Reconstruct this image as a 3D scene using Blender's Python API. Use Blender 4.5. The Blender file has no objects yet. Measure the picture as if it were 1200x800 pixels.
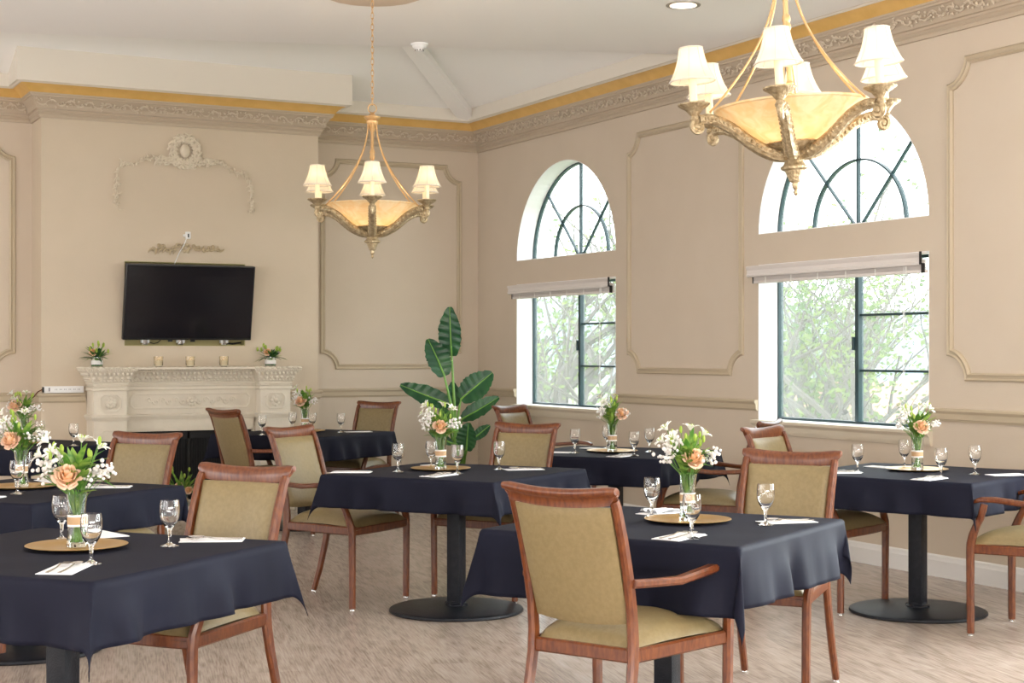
import bpy, bmesh, math, random
from math import sin, cos, pi, radians, hypot, atan2, sqrt
from mathutils import Vector, Matrix, noise

SC = bpy.context.scene
COL = SC.collection
R = random.Random(7)

# ------------------------------------------------------------------ camera
# right wall runs along +Y at x = 6.71, fireplace wall along X at y = 13.52
HEAD = radians(27.65)
cam = bpy.data.cameras.new('camera')
cam.sensor_width = 36.0
cam.lens = 36.0 * 1823.0 / 1200.0
cam.shift_y = 12.0 / 1200.0
cam.clip_end = 900
camo = bpy.data.objects.new('camera', cam)
COL.objects.link(camo)
camo.location = (0, 0, 1.37)
camo.rotation_euler = (pi / 2, 0, -HEAD)
SC.camera = camo

# ------------------------------------------------------------------ world, light, exposure
W = bpy.data.worlds.new('world')
SC.world = W
W.use_nodes = True
wn = W.node_tree
wn.nodes['Background'].inputs[0].default_value = (0.93, 0.97, 1.0, 1)
wn.nodes['Background'].inputs[1].default_value = 2.8
SC.view_settings.view_transform = 'Standard'
SC.view_settings.look = 'None'
SC.view_settings.gamma = 1
SC.view_settings.use_curve_mapping = False
SC.view_settings.exposure = 0.84


def area(name, loc, rot, sx, sy, power, color):
    l = bpy.data.lights.new(name, 'AREA')
    l.shape = 'RECTANGLE'
    l.size = sx
    l.size_y = sy
    l.energy = power
    l.color = color
    o = bpy.data.objects.new(name, l)
    o.location = loc
    o.rotation_euler = rot
    COL.objects.link(o)
    return o


# daylight that falls in through the windows of the right wall (outside the frame)
for i, wy in enumerate((4.46, 0.77, -2.9)):
    area('window_daylight', (7.35, wy, 1.95), (0, pi / 2, 0), 2.6, 1.9, 350, (0.95, 0.98, 1.0))
area('left_softbox', (-5.0, 5.0, 1.5), (0, -pi / 2 - 0.5, 0), 2.4, 14.0, 170, (1.0, 0.95, 0.90))  # added softbox lamp outside the left wall's openings, tilted up

area('rear_ceiling_fill', (0.5, -4.4, 1.3), (pi / 2 + 0.85, 0, 0), 9.0, 2.0, 560, (1.0, 0.97, 0.94))  # unseen lamp added before the rear wall, aimed up to brighten the ceiling

# ------------------------------------------------------------------ materials
MATS = {}


def mat(name, color, rough=0.5, metal=0.0, spec=0.5, noise_col=None, nscale=8.0, bump=0.0, bscale=60.0,
        sheen=0.0, coat=0.0, trans=0.0, ior=1.45, alpha=1.0, sss=0.0, btype='noise'):
    if name in MATS:
        return MATS[name]
    m = bpy.data.materials.new(name)
    m.use_nodes = True
    nt = m.node_tree
    b = nt.nodes['Principled BSDF']
    b.inputs['Base Color'].default_value = (*color, 1)
    b.inputs['Roughness'].default_value = rough
    b.inputs['Metallic'].default_value = metal
    b.inputs['Specular IOR Level'].default_value = spec
    b.inputs['Sheen Weight'].default_value = sheen
    b.inputs['Coat Weight'].default_value = coat
    b.inputs['Transmission Weight'].default_value = trans
    b.inputs['IOR'].default_value = ior
    tc = None
    if noise_col or bump:
        tc = nt.nodes.new('ShaderNodeTexCoord')
    if noise_col:
        n = nt.nodes.new('ShaderNodeTexNoise')
        n.inputs['Scale'].default_value = nscale
        n.inputs['Detail'].default_value = 5
        nt.links.new(tc.outputs['Object'], n.inputs['Vector'])
        r = nt.nodes.new('ShaderNodeValToRGB')
        r.color_ramp.elements[0].position = 0.35
        r.color_ramp.elements[1].position = 0.65
        r.color_ramp.elements[0].color = (*color, 1)
        r.color_ramp.elements[1].color = (*noise_col, 1)
        nt.links.new(n.outputs['Fac'], r.inputs['Fac'])
        nt.links.new(r.outputs['Color'], b.inputs['Base Color'])
    if bump:
        if btype == 'voronoi':
            n2 = nt.nodes.new('ShaderNodeTexVoronoi')
            out = n2.outputs['Distance']
        else:
            n2 = nt.nodes.new('ShaderNodeTexNoise')
            n2.inputs['Detail'].default_value = 3
            out = n2.outputs['Fac']
        n2.inputs['Scale'].default_value = bscale
        nt.links.new(tc.outputs['Object'], n2.inputs['Vector'])
        bp = nt.nodes.new('ShaderNodeBump')
        bp.inputs['Strength'].default_value = bump
        bp.inputs['Distance'].default_value = 0.01
        nt.links.new(out, bp.inputs['Height'])
        nt.links.new(bp.outputs['Normal'], b.inputs['Normal'])
    MATS[name] = m
    return m


def wood_mat(name, dark, light, scale=(9, 9, 2.5), rough=0.3):
    m = bpy.data.materials.new(name)
    m.use_nodes = True
    nt = m.node_tree
    b = nt.nodes['Principled BSDF']
    tc = nt.nodes.new('ShaderNodeTexCoord')
    mp = nt.nodes.new('ShaderNodeMapping')
    mp.inputs['Scale'].default_value = scale
    nt.links.new(tc.outputs['Object'], mp.inputs['Vector'])
    n = nt.nodes.new('ShaderNodeTexNoise')
    n.inputs['Scale'].default_value = 9
    n.inputs['Detail'].default_value = 6
    nt.links.new(mp.outputs['Vector'], n.inputs['Vector'])
    r = nt.nodes.new('ShaderNodeValToRGB')
    r.color_ramp.elements[0].position = 0.32
    r.color_ramp.elements[1].position = 0.68
    r.color_ramp.elements[0].color = (*dark, 1)
    r.color_ramp.elements[1].color = (*light, 1)
    nt.links.new(n.outputs['Fac'], r.inputs['Fac'])
    nt.links.new(r.outputs['Color'], b.inputs['Base Color'])
    b.inputs['Roughness'].default_value = rough
    b.inputs['Coat Weight'].default_value = 0.08
    b.inputs['Coat Roughness'].default_value = 0.2
    return m


def floor_mat():
    m = bpy.data.materials.new('vinyl_plank_floor')
    m.use_nodes = True
    nt = m.node_tree
    N, L = nt.nodes, nt.links
    b = N['Principled BSDF']
    tc = N.new('ShaderNodeTexCoord')
    mp = N.new('ShaderNodeMapping')
    mp.inputs['Rotation'].default_value = (0, 0, radians(-76))
    L.new(tc.outputs['Object'], mp.inputs['Vector'])
    br = N.new('ShaderNodeTexBrick')
    br.inputs['Scale'].default_value = 1.0
    br.inputs['Brick Width'].default_value = 1.22
    br.inputs['Row Height'].default_value = 0.18
    br.inputs['Mortar Size'].default_value = 0.0018
    br.inputs['Color1'].default_value = (0.0, 0.0, 0.0, 1)
    br.inputs['Color2'].default_value = (1, 1, 1, 1)
    br.inputs['Mortar'].default_value = (0.35, 0.35, 0.35, 1)
    L.new(mp.outputs['Vector'], br.inputs['Vector'])
    # warped, stretched grain with knots
    mp2 = N.new('ShaderNodeMapping')
    mp2.inputs['Scale'].default_value = (1.0, 4.5, 1)
    L.new(mp.outputs['Vector'], mp2.inputs['Vector'])
    add = N.new('ShaderNodeVectorMath')
    add.operation = 'MULTIPLY_ADD'
    add.inputs[1].default_value = (3.0, 3.0, 3.0)
    L.new(br.outputs['Color'], add.inputs[0])
    L.new(mp2.outputs['Vector'], add.inputs[2])
    n1 = N.new('ShaderNodeTexNoise')
    n1.inputs['Scale'].default_value = 1.1
    n1.inputs['Detail'].default_value = 2.5
    L.new(add.outputs[0], n1.inputs['Vector'])
    mul = N.new('ShaderNodeMath')
    mul.operation = 'MULTIPLY'
    mul.inputs[1].default_value = 42
    L.new(n1.outputs['Fac'], mul.inputs[0])
    sn = N.new('ShaderNodeMath')
    sn.operation = 'SINE'
    L.new(mul.outputs[0], sn.inputs[0])
    n2 = N.new('ShaderNodeTexNoise')
    n2.inputs['Scale'].default_value = 5
    n2.inputs['Detail'].default_value = 8
    n2.inputs['Roughness'].default_value = 0.7
    L.new(mp2.outputs['Vector'], n2.inputs['Vector'])
    mp3 = N.new('ShaderNodeMapping')
    mp3.inputs['Scale'].default_value = (3.0, 60, 1)
    L.new(mp.outputs['Vector'], mp3.inputs['Vector'])
    n3 = N.new('ShaderNodeTexNoise')
    n3.inputs['Scale'].default_value = 2.2
    n3.inputs['Detail'].default_value = 3
    L.new(mp3.outputs['Vector'], n3.inputs['Vector'])
    def mad(src, k, addsrc, addv=None):
        q = N.new('ShaderNodeMath'); q.operation = 'MULTIPLY_ADD'
        L.new(src, q.inputs[0]); q.inputs[1].default_value = k
        if addsrc is None: q.inputs[2].default_value = addv
        else: L.new(addsrc, q.inputs[2])
        return q
    s1 = mad(sn.outputs[0], 0.022, None, 0.10)
    s1b = mad(n2.outputs['Fac'], 0.17, s1.outputs[0])
    s2 = mad(n3.outputs['Fac'], 0.27, s1b.outputs[0])
    s3 = mad(br.outputs['Color'], 0.035, s2.outputs[0])
    r = N.new('ShaderNodeValToRGB')
    e = r.color_ramp.elements
    e[0].position = 0.25; e[0].color = (0.235, 0.175, 0.140, 1)
    e[1].position = 0.45; e[1].color = (0.50, 0.42, 0.365, 1)
    k = e.new(0.345); k.color = (0.395, 0.315, 0.265, 1)
    L.new(s3.outputs[0], r.inputs['Fac'])
    L.new(r.outputs['Color'], b.inputs['Base Color'])
    b.inputs['Roughness'].default_value = 0.26
    b.inputs['Specular IOR Level'].default_value = 0.6
    bp = N.new('ShaderNodeBump')
    bp.inputs['Strength'].default_value = 0.08
    bp.inputs['Distance'].default_value = 0.01
    L.new(s2.outputs[0], bp.inputs['Height'])
    L.new(bp.outputs['Normal'], b.inputs['Normal'])
    return m


def glass_mat(name, tint=(1, 1, 1), rough=0.0):
    m = bpy.data.materials.new(name)
    m.use_nodes = True
    nt = m.node_tree
    b = nt.nodes['Principled BSDF']
    b.inputs['Base Color'].default_value = (*tint, 1)
    b.inputs['Roughness'].default_value = rough
    b.inputs['Transmission Weight'].default_value = 1
    b.inputs['IOR'].default_value = 1.45
    return m


def pane_mat():
    # clear pane with an added translucent veil that hazes the view outside
    m = bpy.data.materials.new('veiled_window_glass')
    m.use_nodes = True
    nt = m.node_tree
    N, L = nt.nodes, nt.links
    N.remove(N['Principled BSDF'])
    out = N['Material Output']
    tr = N.new('ShaderNodeBsdfTransparent')
    tr.inputs[0].default_value = (0.97, 1, 0.99, 1)
    tl = N.new('ShaderNodeBsdfTranslucent')
    tl.inputs[0].default_value = (0.95, 0.97, 1, 1)
    gl = N.new('ShaderNodeBsdfGlossy')
    gl.inputs['Roughness'].default_value = 0.02
    m1 = N.new('ShaderNodeMixShader'); m1.inputs[0].default_value = 0.07
    L.new(tr.outputs[0], m1.inputs[1]); L.new(tl.outputs[0], m1.inputs[2])
    m2 = N.new('ShaderNodeMixShader'); m2.inputs[0].default_value = 0.04
    L.new(m1.outputs[0], m2.inputs[1]); L.new(gl.outputs[0], m2.inputs[2])
    L.new(m2.outputs[0], out.inputs[0])
    return m


def lamp_sheet(name, color, glow, tl=0.6, bump=0):
    # thin fabric or alabaster of a lit lamp: lets the bulb's light through and glows a little
    m = bpy.data.materials.new(name)
    m.use_nodes = True
    nt = m.node_tree
    N, L = nt.nodes, nt.links
    N.remove(N['Principled BSDF'])
    out = N['Material Output']
    d = N.new('ShaderNodeBsdfDiffuse'); d.inputs[0].default_value = (*color, 1)
    t = N.new('ShaderNodeBsdfTranslucent'); t.inputs[0].default_value = (*color, 1)
    mx = N.new('ShaderNodeMixShader'); mx.inputs[0].default_value = tl
    L.new(d.outputs[0], mx.inputs[1]); L.new(t.outputs[0], mx.inputs[2])
    e = N.new('ShaderNodeEmission'); e.inputs[0].default_value = (color[0], color[1] * .82, color[2] * .55, 1); e.inputs[1].default_value = glow
    a = N.new('ShaderNodeAddShader')
    L.new(mx.outputs[0], a.inputs[0]); L.new(e.outputs[0], a.inputs[1])
    L.new(a.outputs[0], out.inputs[0])
    if bump:
        tc = N.new('ShaderNodeTexCoord')
        n = N.new('ShaderNodeTexNoise'); n.inputs['Scale'].default_value = 14; n.inputs['Detail'].default_value = 6
        n.inputs['Distortion'].default_value = 1.5
        L.new(tc.outputs['Object'], n.inputs['Vector'])
        r = N.new('ShaderNodeValToRGB')
        r.color_ramp.elements[0].position = 0.38; r.color_ramp.elements[1].position = 0.62
        r.color_ramp.elements[0].color = (color[0] * .95, color[1] * .84, color[2] * .66, 1)
        r.color_ramp.elements[1].color = (*color, 1)
        L.new(n.outputs['Fac'], r.inputs['Fac'])
        L.new(r.outputs['Color'], d.inputs[0]); L.new(r.outputs['Color'], t.inputs[0])
    return m


def emit_mat(name, color, s):
    m = bpy.data.materials.new(name)
    m.use_nodes = True
    nt = m.node_tree
    b = nt.nodes['Principled BSDF']
    b.inputs['Emission Color'].default_value = (*color, 1)
    b.inputs['Emission Strength'].default_value = s
    b.inputs['Base Color'].default_value = (*color, 1)
    return m


def leaf_mat(name, c1, c2, scale=30, tl=0.35, rough=0.5):
    m = bpy.data.materials.new(name)
    m.use_nodes = True
    nt = m.node_tree
    N, L = nt.nodes, nt.links
    b = N['Principled BSDF']
    b.inputs['Roughness'].default_value = rough
    tc = N.new('ShaderNodeTexCoord')
    n = N.new('ShaderNodeTexNoise'); n.inputs['Scale'].default_value = scale
    L.new(tc.outputs['Object'], n.inputs['Vector'])
    r = N.new('ShaderNodeValToRGB')
    r.color_ramp.elements[0].position = 0.4; r.color_ramp.elements[1].position = 0.6
    r.color_ramp.elements[0].color = (*c1, 1); r.color_ramp.elements[1].color = (*c2, 1)
    L.new(n.outputs['Fac'], r.inputs['Fac'])
    L.new(r.outputs['Color'], b.inputs['Base Color'])
    t = N.new('ShaderNodeBsdfTranslucent')
    L.new(r.outputs['Color'], t.inputs[0])
    mx = N.new('ShaderNodeMixShader'); mx.inputs[0].default_value = tl
    L.new(b.outputs[0], mx.inputs[1]); L.new(t.outputs[0], mx.inputs[2])
    L.new(mx.outputs[0], N['Material Output'].inputs[0])
    return m


def rose_mat():
    m = bpy.data.materials.new('rose_petal')
    m.use_nodes = True
    nt = m.node_tree
    N, L = nt.nodes, nt.links
    b = N['Principled BSDF']
    b.inputs['Roughness'].default_value = 0.6
    tc = N.new('ShaderNodeTexCoord')
    ln = N.new('ShaderNodeVectorMath'); ln.operation = 'LENGTH'
    L.new(tc.outputs['Object'], ln.inputs[0])
    r = N.new('ShaderNodeValToRGB')
    r.color_ramp.elements[0].position = 0.010; r.color_ramp.elements[0].color = (0.92, 0.55, 0.22, 1)
    r.color_ramp.elements[1].position = 0.036; r.color_ramp.elements[1].color = (0.92, 0.66, 0.50, 1)
    L.new(ln.outputs['Value'], r.inputs['Fac'])
    L.new(r.outputs['Color'], b.inputs['Base Color'])
    t = N.new('ShaderNodeBsdfTranslucent')
    L.new(r.outputs['Color'], t.inputs[0])
    mx = N.new('ShaderNodeMixShader'); mx.inputs[0].default_value = 0.3
    L.new(b.outputs[0], mx.inputs[1]); L.new(t.outputs[0], mx.inputs[2])
    L.new(mx.outputs[0], N['Material Output'].inputs[0])
    return m


M = dict(
    wall=mat('wall_paint', (0.590, 0.497, 0.395), 0.75, noise_col=(0.605, 0.512, 0.410), nscale=3, bump=0.06, bscale=90),
    breast=mat('breast_paint', (0.60, 0.505, 0.385), 0.75, noise_col=(0.62, 0.52, 0.40), nscale=3, bump=0.06, bscale=90),
    moulding=mat('moulding_paint', (0.49, 0.405, 0.29), 0.55),
    orn=mat('ornament_plaster', (0.70, 0.615, 0.49), 0.6, bump=0.4, bscale=60),  # lighter than the breast so relief stands out; highlights put into the colour
    cornice=mat('cornice_paint', (0.50, 0.41, 0.31), 0.6),
    relief=mat('cornice_relief', (0.62, 0.53, 0.42), 0.6, bump=0.5, bscale=70),  # antiqued; raised carving lighter, its light and shade put into the colour
    gold=mat('gold_leaf_band', (0.70, 0.43, 0.13), 0.45, metal=0.12, noise_col=(0.76, 0.48, 0.16), nscale=9),
    ceil=mat('ceiling_paint', (0.92, 0.895, 0.875), 0.85, bump=0.03, bscale=120),
    fascia=mat('fascia_paint', (0.76, 0.70, 0.61), 0.8),
    vault=mat('vault_paint', (0.93, 0.91, 0.88), 0.85),
    base=mat('baseboard_paint', (0.78, 0.76, 0.74), 0.45),
    reveal=mat('reveal_paint', (0.90, 0.89, 0.90), 0.6),
    frame=mat('window_frame_dark', (0.030, 0.060, 0.070), 0.35),
    sill=mat('sill_paint', (0.66, 0.58, 0.46), 0.5),
    blind=mat('blind_vinyl', (0.70, 0.65, 0.62), 0.5),
    black=mat('black_plastic', (0.012, 0.012, 0.014), 0.4),
    white=mat('white_plastic', (0.82, 0.82, 0.82), 0.4),
    stone=mat('mantel_plaster', (0.70, 0.63, 0.52), 0.6, noise_col=(0.72, 0.65, 0.54), nscale=20, bump=0.1, bscale=80),
    firebox=mat('firebox_black', (0.008, 0.008, 0.010), 0.5),
    cloth=mat('navy_tablecloth', (0.0060, 0.0067, 0.0160), 0.70, sheen=0.0, bump=0.04, bscale=700, noise_col=(0.0078, 0.0087, 0.0200), nscale=4, spec=0.18),
    iron=mat('black_cast_iron', (0.006, 0.007, 0.011), 0.42, spec=0.3, noise_col=(0.012, 0.013, 0.018), nscale=30, bump=0.25, bscale=160),
    tabletop=mat('table_laminate', (0.12, 0.06, 0.03), 0.4),
    vinyl=mat('tan_vinyl', (0.212, 0.158, 0.074), 0.40, coat=0.3, noise_col=(0.240, 0.182, 0.090), nscale=60, bump=0.06, bscale=160, btype='voronoi', spec=0.35),
    wood=wood_mat('cherry_wood', (0.085, 0.018, 0.005), (0.175, 0.051, 0.013)),
    chrome=mat('chrome', (0.7, 0.7, 0.7), 0.15, metal=1),
    steel=mat('cutlery_steel', (0.62, 0.58, 0.54), 0.22, metal=1),
    plate=mat('gold_charger', (0.62, 0.40, 0.16), 0.30, metal=0.85, bump=0.03, bscale=30),
    napkin=mat('white_napkin', (0.80, 0.79, 0.80), 0.8, bump=0.15, bscale=120),
    glass=glass_mat('clear_glass'),
    vglass=glass_mat('vase_glass', (0.95, 1, 0.97)),
    pane=pane_mat(),
    burlap=mat('burlap_ribbon', (0.50, 0.33, 0.19), 0.9, bump=0.5, bscale=300),
    lace=mat('white_lace', (0.82, 0.80, 0.76), 0.9, bump=0.4, bscale=250),
    brass=mat('antique_brass', (0.30, 0.225, 0.125), 0.42, metal=0.6, noise_col=(0.52, 0.42, 0.27), nscale=55, bump=0.7, bscale=75),
    gilt=mat('gilt_rod', (0.60, 0.38, 0.18), 0.4, metal=0.6),
    candle=mat('candle_sleeve', (0.86, 0.74, 0.50), 0.6),
    shade=lamp_sheet('fabric_lamp_shade', (0.80, 0.72, 0.60), 0.03, 0.5),
    shade_trim=mat('shade_trim', (0.60, 0.54, 0.47), 0.8),
    bowl=lamp_sheet('alabaster_bowl', (0.82, 0.72, 0.54), 0.04, 0.5, bump=1),
    bulb=emit_mat('bulb', (1, 0.78, 0.45), 7),
    stem=leaf_mat('green_stem', (0.14, 0.30, 0.05), (0.20, 0.40, 0.08)),
    leaf=leaf_mat('bouquet_leaf', (0.08, 0.22, 0.03), (0.30, 0.45, 0.08), 25),
    darkleaf=leaf_mat('dark_leaf', (0.03, 0.10, 0.03), (0.08, 0.22, 0.05), 20),
    lime=leaf_mat('lime_bud', (0.35, 0.50, 0.06), (0.50, 0.62, 0.12), 20),
    rose=rose_mat(),
    petal=leaf_mat('white_petal', (0.82, 0.78, 0.70), (0.92, 0.90, 0.86), 20, 0.25),
    filler=leaf_mat('white_blossom', (0.80, 0.74, 0.70), (0.92, 0.90, 0.88), 60, 0.2),
    banana=leaf_mat('banana_leaf', (0.012, 0.075, 0.030), (0.030, 0.125, 0.040), 6, 0.12, 0.3),
    rib=mat('banana_midrib', (0.20, 0.42, 0.08), 0.4),
    wicker=mat('basket_wicker', (0.30, 0.19, 0.09), 0.7, bump=0.5, bscale=90),
    screen=mat('tv_screen', (0.010, 0.009, 0.012), 0.12),
    niche=mat('niche_paint', (0.42, 0.37, 0.17), 0.7),
    amber=glass_mat('amber_glass', (1.0, 0.93, 0.80)),
    wax=mat('white_wax', (0.88, 0.84, 0.74), 0.4),
    treeleaf=leaf_mat('spring_leaf', (0.075, 0.15, 0.022), (0.24, 0.31, 0.07), 1.2, 0.5),
    bark=mat('pale_bark', (0.15, 0.13, 0.115), 0.9),
    hill=mat('far_hill', (0.20, 0.25, 0.30), 0.9, noise_col=(0.25, 0.30, 0.34), nscale=0.05),  # distance haze put into the hill's blue-grey colour
    nearhill=mat('green_hill', (0.14, 0.20, 0.09), 0.9, noise_col=(0.26, 0.30, 0.18), nscale=0.25),
    roof=mat('clay_roof', (0.36, 0.20, 0.15), 0.8, bump=0.6, bscale=6),
    stucco=mat('house_stucco', (0.78, 0.72, 0.64), 0.9),
    lawn=mat('grass_ground', (0.16, 0.22, 0.09), 0.9, noise_col=(0.24, 0.27, 0.14), nscale=0.4),
)
M['floor'] = floor_mat()
M['vinyl'].node_tree.nodes['Principled BSDF'].inputs['Coat Roughness'].default_value = 0.28


# ------------------------------------------------------------------ mesh builder
class MB:
    def __init__(s):
        s.v = []
        s.f = []
        s.mi = []
        s.cur = 0

    def add(s, vs, fs):
        n = len(s.v)
        s.v += [tuple(v) for v in vs]
        for f in fs:
            s.f.append([i + n for i in f])
            s.mi.append(s.cur)
        return s

    def box(s, c, d, mtx=None):
        x, y, z = d[0] / 2, d[1] / 2, d[2] / 2
        vs = [Vector((c[0] + i * x, c[1] + j * y, c[2] + k * z)) for i in (-1, 1) for j in (-1, 1) for k in (-1, 1)]
        if mtx:
            vs = [mtx @ v for v in vs]
        return s.add(vs, [(0, 1, 3, 2), (4, 6, 7, 5), (0, 4, 5, 1), (2, 3, 7, 6), (0, 2, 6, 4), (1, 5, 7, 3)])

    def bounds(s, a, b):
        return s.box([(a[i] + b[i]) / 2 for i in range(3)], [abs(b[i] - a[i]) for i in range(3)])

    def prism(s, poly, axis, a, b):
        n = len(poly)
        def mk(p, t):
            if axis == 'x': return (t, p[0], p[1])
            if axis == 'y': return (p[0], t, p[1])
            return (p[0], p[1], t)
        vs = [mk(p, a) for p in poly] + [mk(p, b) for p in poly]
        fs = [list(range(n)), list(range(2 * n - 1, n - 1, -1))]
        for i in range(n):
            j = (i + 1) % n
            fs.append((i, i + n, j + n, j))
        return s.add(vs, fs)

    def rings(s, rings, closed=True, caps=True, loop=False):
        """rings: list of equal-length point lists"""
        n = len(rings[0])
        vs = [p for r in rings for p in r]
        fs = []
        m = len(rings)
        for i in range(m if loop else m - 1):
            a, b = i * n, ((i + 1) % m) * n
            for j in range(n if closed else n - 1):
                k = (j + 1) % n
                fs.append((a + j, a + k, b + k, b + j))
        if caps and not loop:
            fs.append(list(range(n - 1, -1, -1)))
            fs.append([(m - 1) * n + j for j in range(n)])
        return s.add(vs, fs)

    def tube(s, path, r, n=8, caps=True, loop=False, squash=None):
        path = [Vector(p) for p in path]
        m = len(path)
        rr = r if isinstance(r, (list, tuple)) else [r] * m
        up = None
        out = []
        for i, p in enumerate(path):
            if loop:
                t = (path[(i + 1) % m] - path[i - 1])
            else:
                t = path[min(i + 1, m - 1)] - path[max(i - 1, 0)]
            t.normalize()
            if up is None:
                a = Vector((0, 0, 1)) if abs(t.z) < 0.9 else Vector((1, 0, 0))
                u = a.cross(t).normalized()
            else:
                u = (up - t * up.dot(t))
                if u.length < 1e-6:
                    u = Vector((1, 0, 0))
                u.normalize()
            up = u
            w = t.cross(u)
            ring = []
            for k in range(n):
                o = u * cos(2 * pi * k / n) * rr[i] + w * sin(2 * pi * k / n) * rr[i]
                if squash is not None:
                    ax, f = squash
                    o = o - Vector(ax) * o.dot(Vector(ax)) * (1 - f)
                ring.append(p + o)
            out.append(ring)
        return s.rings(out, True, caps, loop)

    def bar(s, path, side, w, h, caps=True):
        """rectangular section with rounded-off corners; side = constant width direction"""
        path = [Vector(p) for p in path]
        side = Vector(side).normalized()
        m = len(path)
        out = []
        for i, p in enumerate(path):
            t = (path[min(i + 1, m - 1)] - path[max(i - 1, 0)]).normalized()
            nn = t.cross(side).normalized()
            ww = w[i] if isinstance(w, (list, tuple)) else w
            hh = h[i] if isinstance(h, (list, tuple)) else h
            c = min(ww, hh) * 0.28
            pts = []
            for (a, b) in ((ww / 2 - c, hh / 2), (ww / 2, hh / 2 - c), (ww / 2, -hh / 2 + c), (ww / 2 - c, -hh / 2),
                           (-ww / 2 + c, -hh / 2), (-ww / 2, -hh / 2 + c), (-ww / 2, hh / 2 - c), (-ww / 2 + c, hh / 2)):
                pts.append(p + side * a + nn * b)
            out.append(pts)
        return s.rings(out, True, caps)

    def lathe(s, prof, n=24, c=(0, 0, 0), flute=0, fl_amt=0.0, mtx=None):
        rs = []
        for (r, z) in prof:
            ring = []
            for k in range(n):
                a = 2 * pi * k / n
                q = r * (1 + (fl_amt * cos(flute * a) if flute else 0))
                v = Vector((c[0] + q * cos(a), c[1] + q * sin(a), c[2] + z))
                if mtx: v = mtx @ v
                ring.append(v)
            rs.append(ring)
        return s.rings(rs, True, True)

    def sphere(s, c, r, n=8, m=6, sc=(1, 1, 1)):
        rs = []
        for i in range(m + 1):
            t = pi * i / m
            q = max(sin(t), 0.02)
            rs.append([(c[0] + r * sc[0] * q * cos(2 * pi * k / n), c[1] + r * sc[1] * q * sin(2 * pi * k / n), c[2] - r * sc[2] * cos(t)) for k in range(n)])
        return s.rings(rs, True, True)

    def grid(s, fn, nu, nv):
        vs = [fn(i / nu, j / nv) for i in range(nu + 1) for j in range(nv + 1)]
        fs = [(i * (nv + 1) + j, i * (nv + 1) + j + 1, (i + 1) * (nv + 1) + j + 1, (i + 1) * (nv + 1) + j) for i in range(nu) for j in range(nv)]
        return s.add(vs, fs)

    def trim(s, prof, path, closed=False):
        """sweep a moulding profile (offset from wall, z) along a plan polyline; the room side is to the LEFT of travel"""
        m = len(path)
        P = [Vector(p) for p in path]
        out = []
        for i in range(m):
            if closed or 0 < i < m - 1:
                d1 = (P[i] - P[i - 1]).normalized()
                d2 = (P[(i + 1) % m] - P[i]).normalized()
            elif i == 0:
                d1 = d2 = (P[1] - P[0]).normalized()
            else:
                d1 = d2 = (P[-1] - P[-2]).normalized()
            n1 = Vector((-d1.y, d1.x)); n2 = Vector((-d2.y, d2.x))
            b = (n1 + n2)
            b = b / max(b.dot(n1), 0.2)
            out.append([(P[i].x + b.x * o, P[i].y + b.y * o, z) for (o, z) in prof])
        return s.rings(out, True, not closed, closed)

    def build(s, name, m, parent=None, angle=38, bevel=0.0, fix=True):
        me = bpy.data.meshes.new(name)
        me.from_pydata(s.v, [], s.f)
        ms = m if isinstance(m, (list, tuple)) else [m]
        for x in ms:
            me.materials.append(x)
        if len(ms) > 1:
            me.polygons.foreach_set('material_index', s.mi)
        bm = bmesh.new()
        bm.from_mesh(me)
        if fix:
            bmesh.ops.recalc_face_normals(bm, faces=bm.faces)
        if bevel:
            es = [e for e in bm.edges if len(e.link_faces) == 2 and e.calc_face_angle(0) > 0.6]
            bmesh.ops.bevel(bm, geom=es, offset=bevel, segments=2, profile=0.6, affect='EDGES')
        bm.to_mesh(me)
        bm.free()
        me.shade_smooth()
        me.set_sharp_from_angle(angle=radians(angle))
        o = bpy.data.objects.new(name, me)
        COL.objects.link(o)
        if parent:
            o.parent = parent
        return o


def tag(o, label=None, cat=None, group=None, kind=None):
    if label: o['label'] = label
    if cat: o['category'] = cat
    if group: o['group'] = group
    if kind: o['kind'] = kind
    return o


def thing(name, label, cat, loc=(0, 0, 0), rz=0, group=None, kind=None):
    o = bpy.data.objects.new(name, None)
    o.empty_display_size = 0.1
    COL.objects.link(o)
    o.location = loc
    o.rotation_euler = (0, 0, rz)
    return tag(o, label, cat, group, kind)


def struct(o):
    o['kind'] = 'structure'
    return o


def dup(root, loc=None, rz=None, label=None, group=None):
    def rec(o, par):
        c = o.copy()
        COL.objects.link(c)
        if par: c.parent = par
        for ch in o.children:
            rec(ch, c)
        return c
    r = rec(root, None)
    if loc is not None: r.location = loc
    if rz is not None: r.rotation_euler = (0, 0, rz)
    if label: r['label'] = label
    if group: r['group'] = group
    return r


def rot2(x, y, a):
    return x * cos(a) - y * sin(a), x * sin(a) + y * cos(a)


# ================================================================== THE ROOM
WX, WY = 6.71, 13.52            # faces of the window wall and the fireplace wall
BX0, BX1, BY = 2.508, 4.919, 13.127   # chimney breast
CZ = 3.555
XL, YB = -4.5, -4.6

struct(MB().bounds((XL, YB, -0.12), (WX + 0.35, WY + 0.35, 0)).build('floor', M['floor']))

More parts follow.
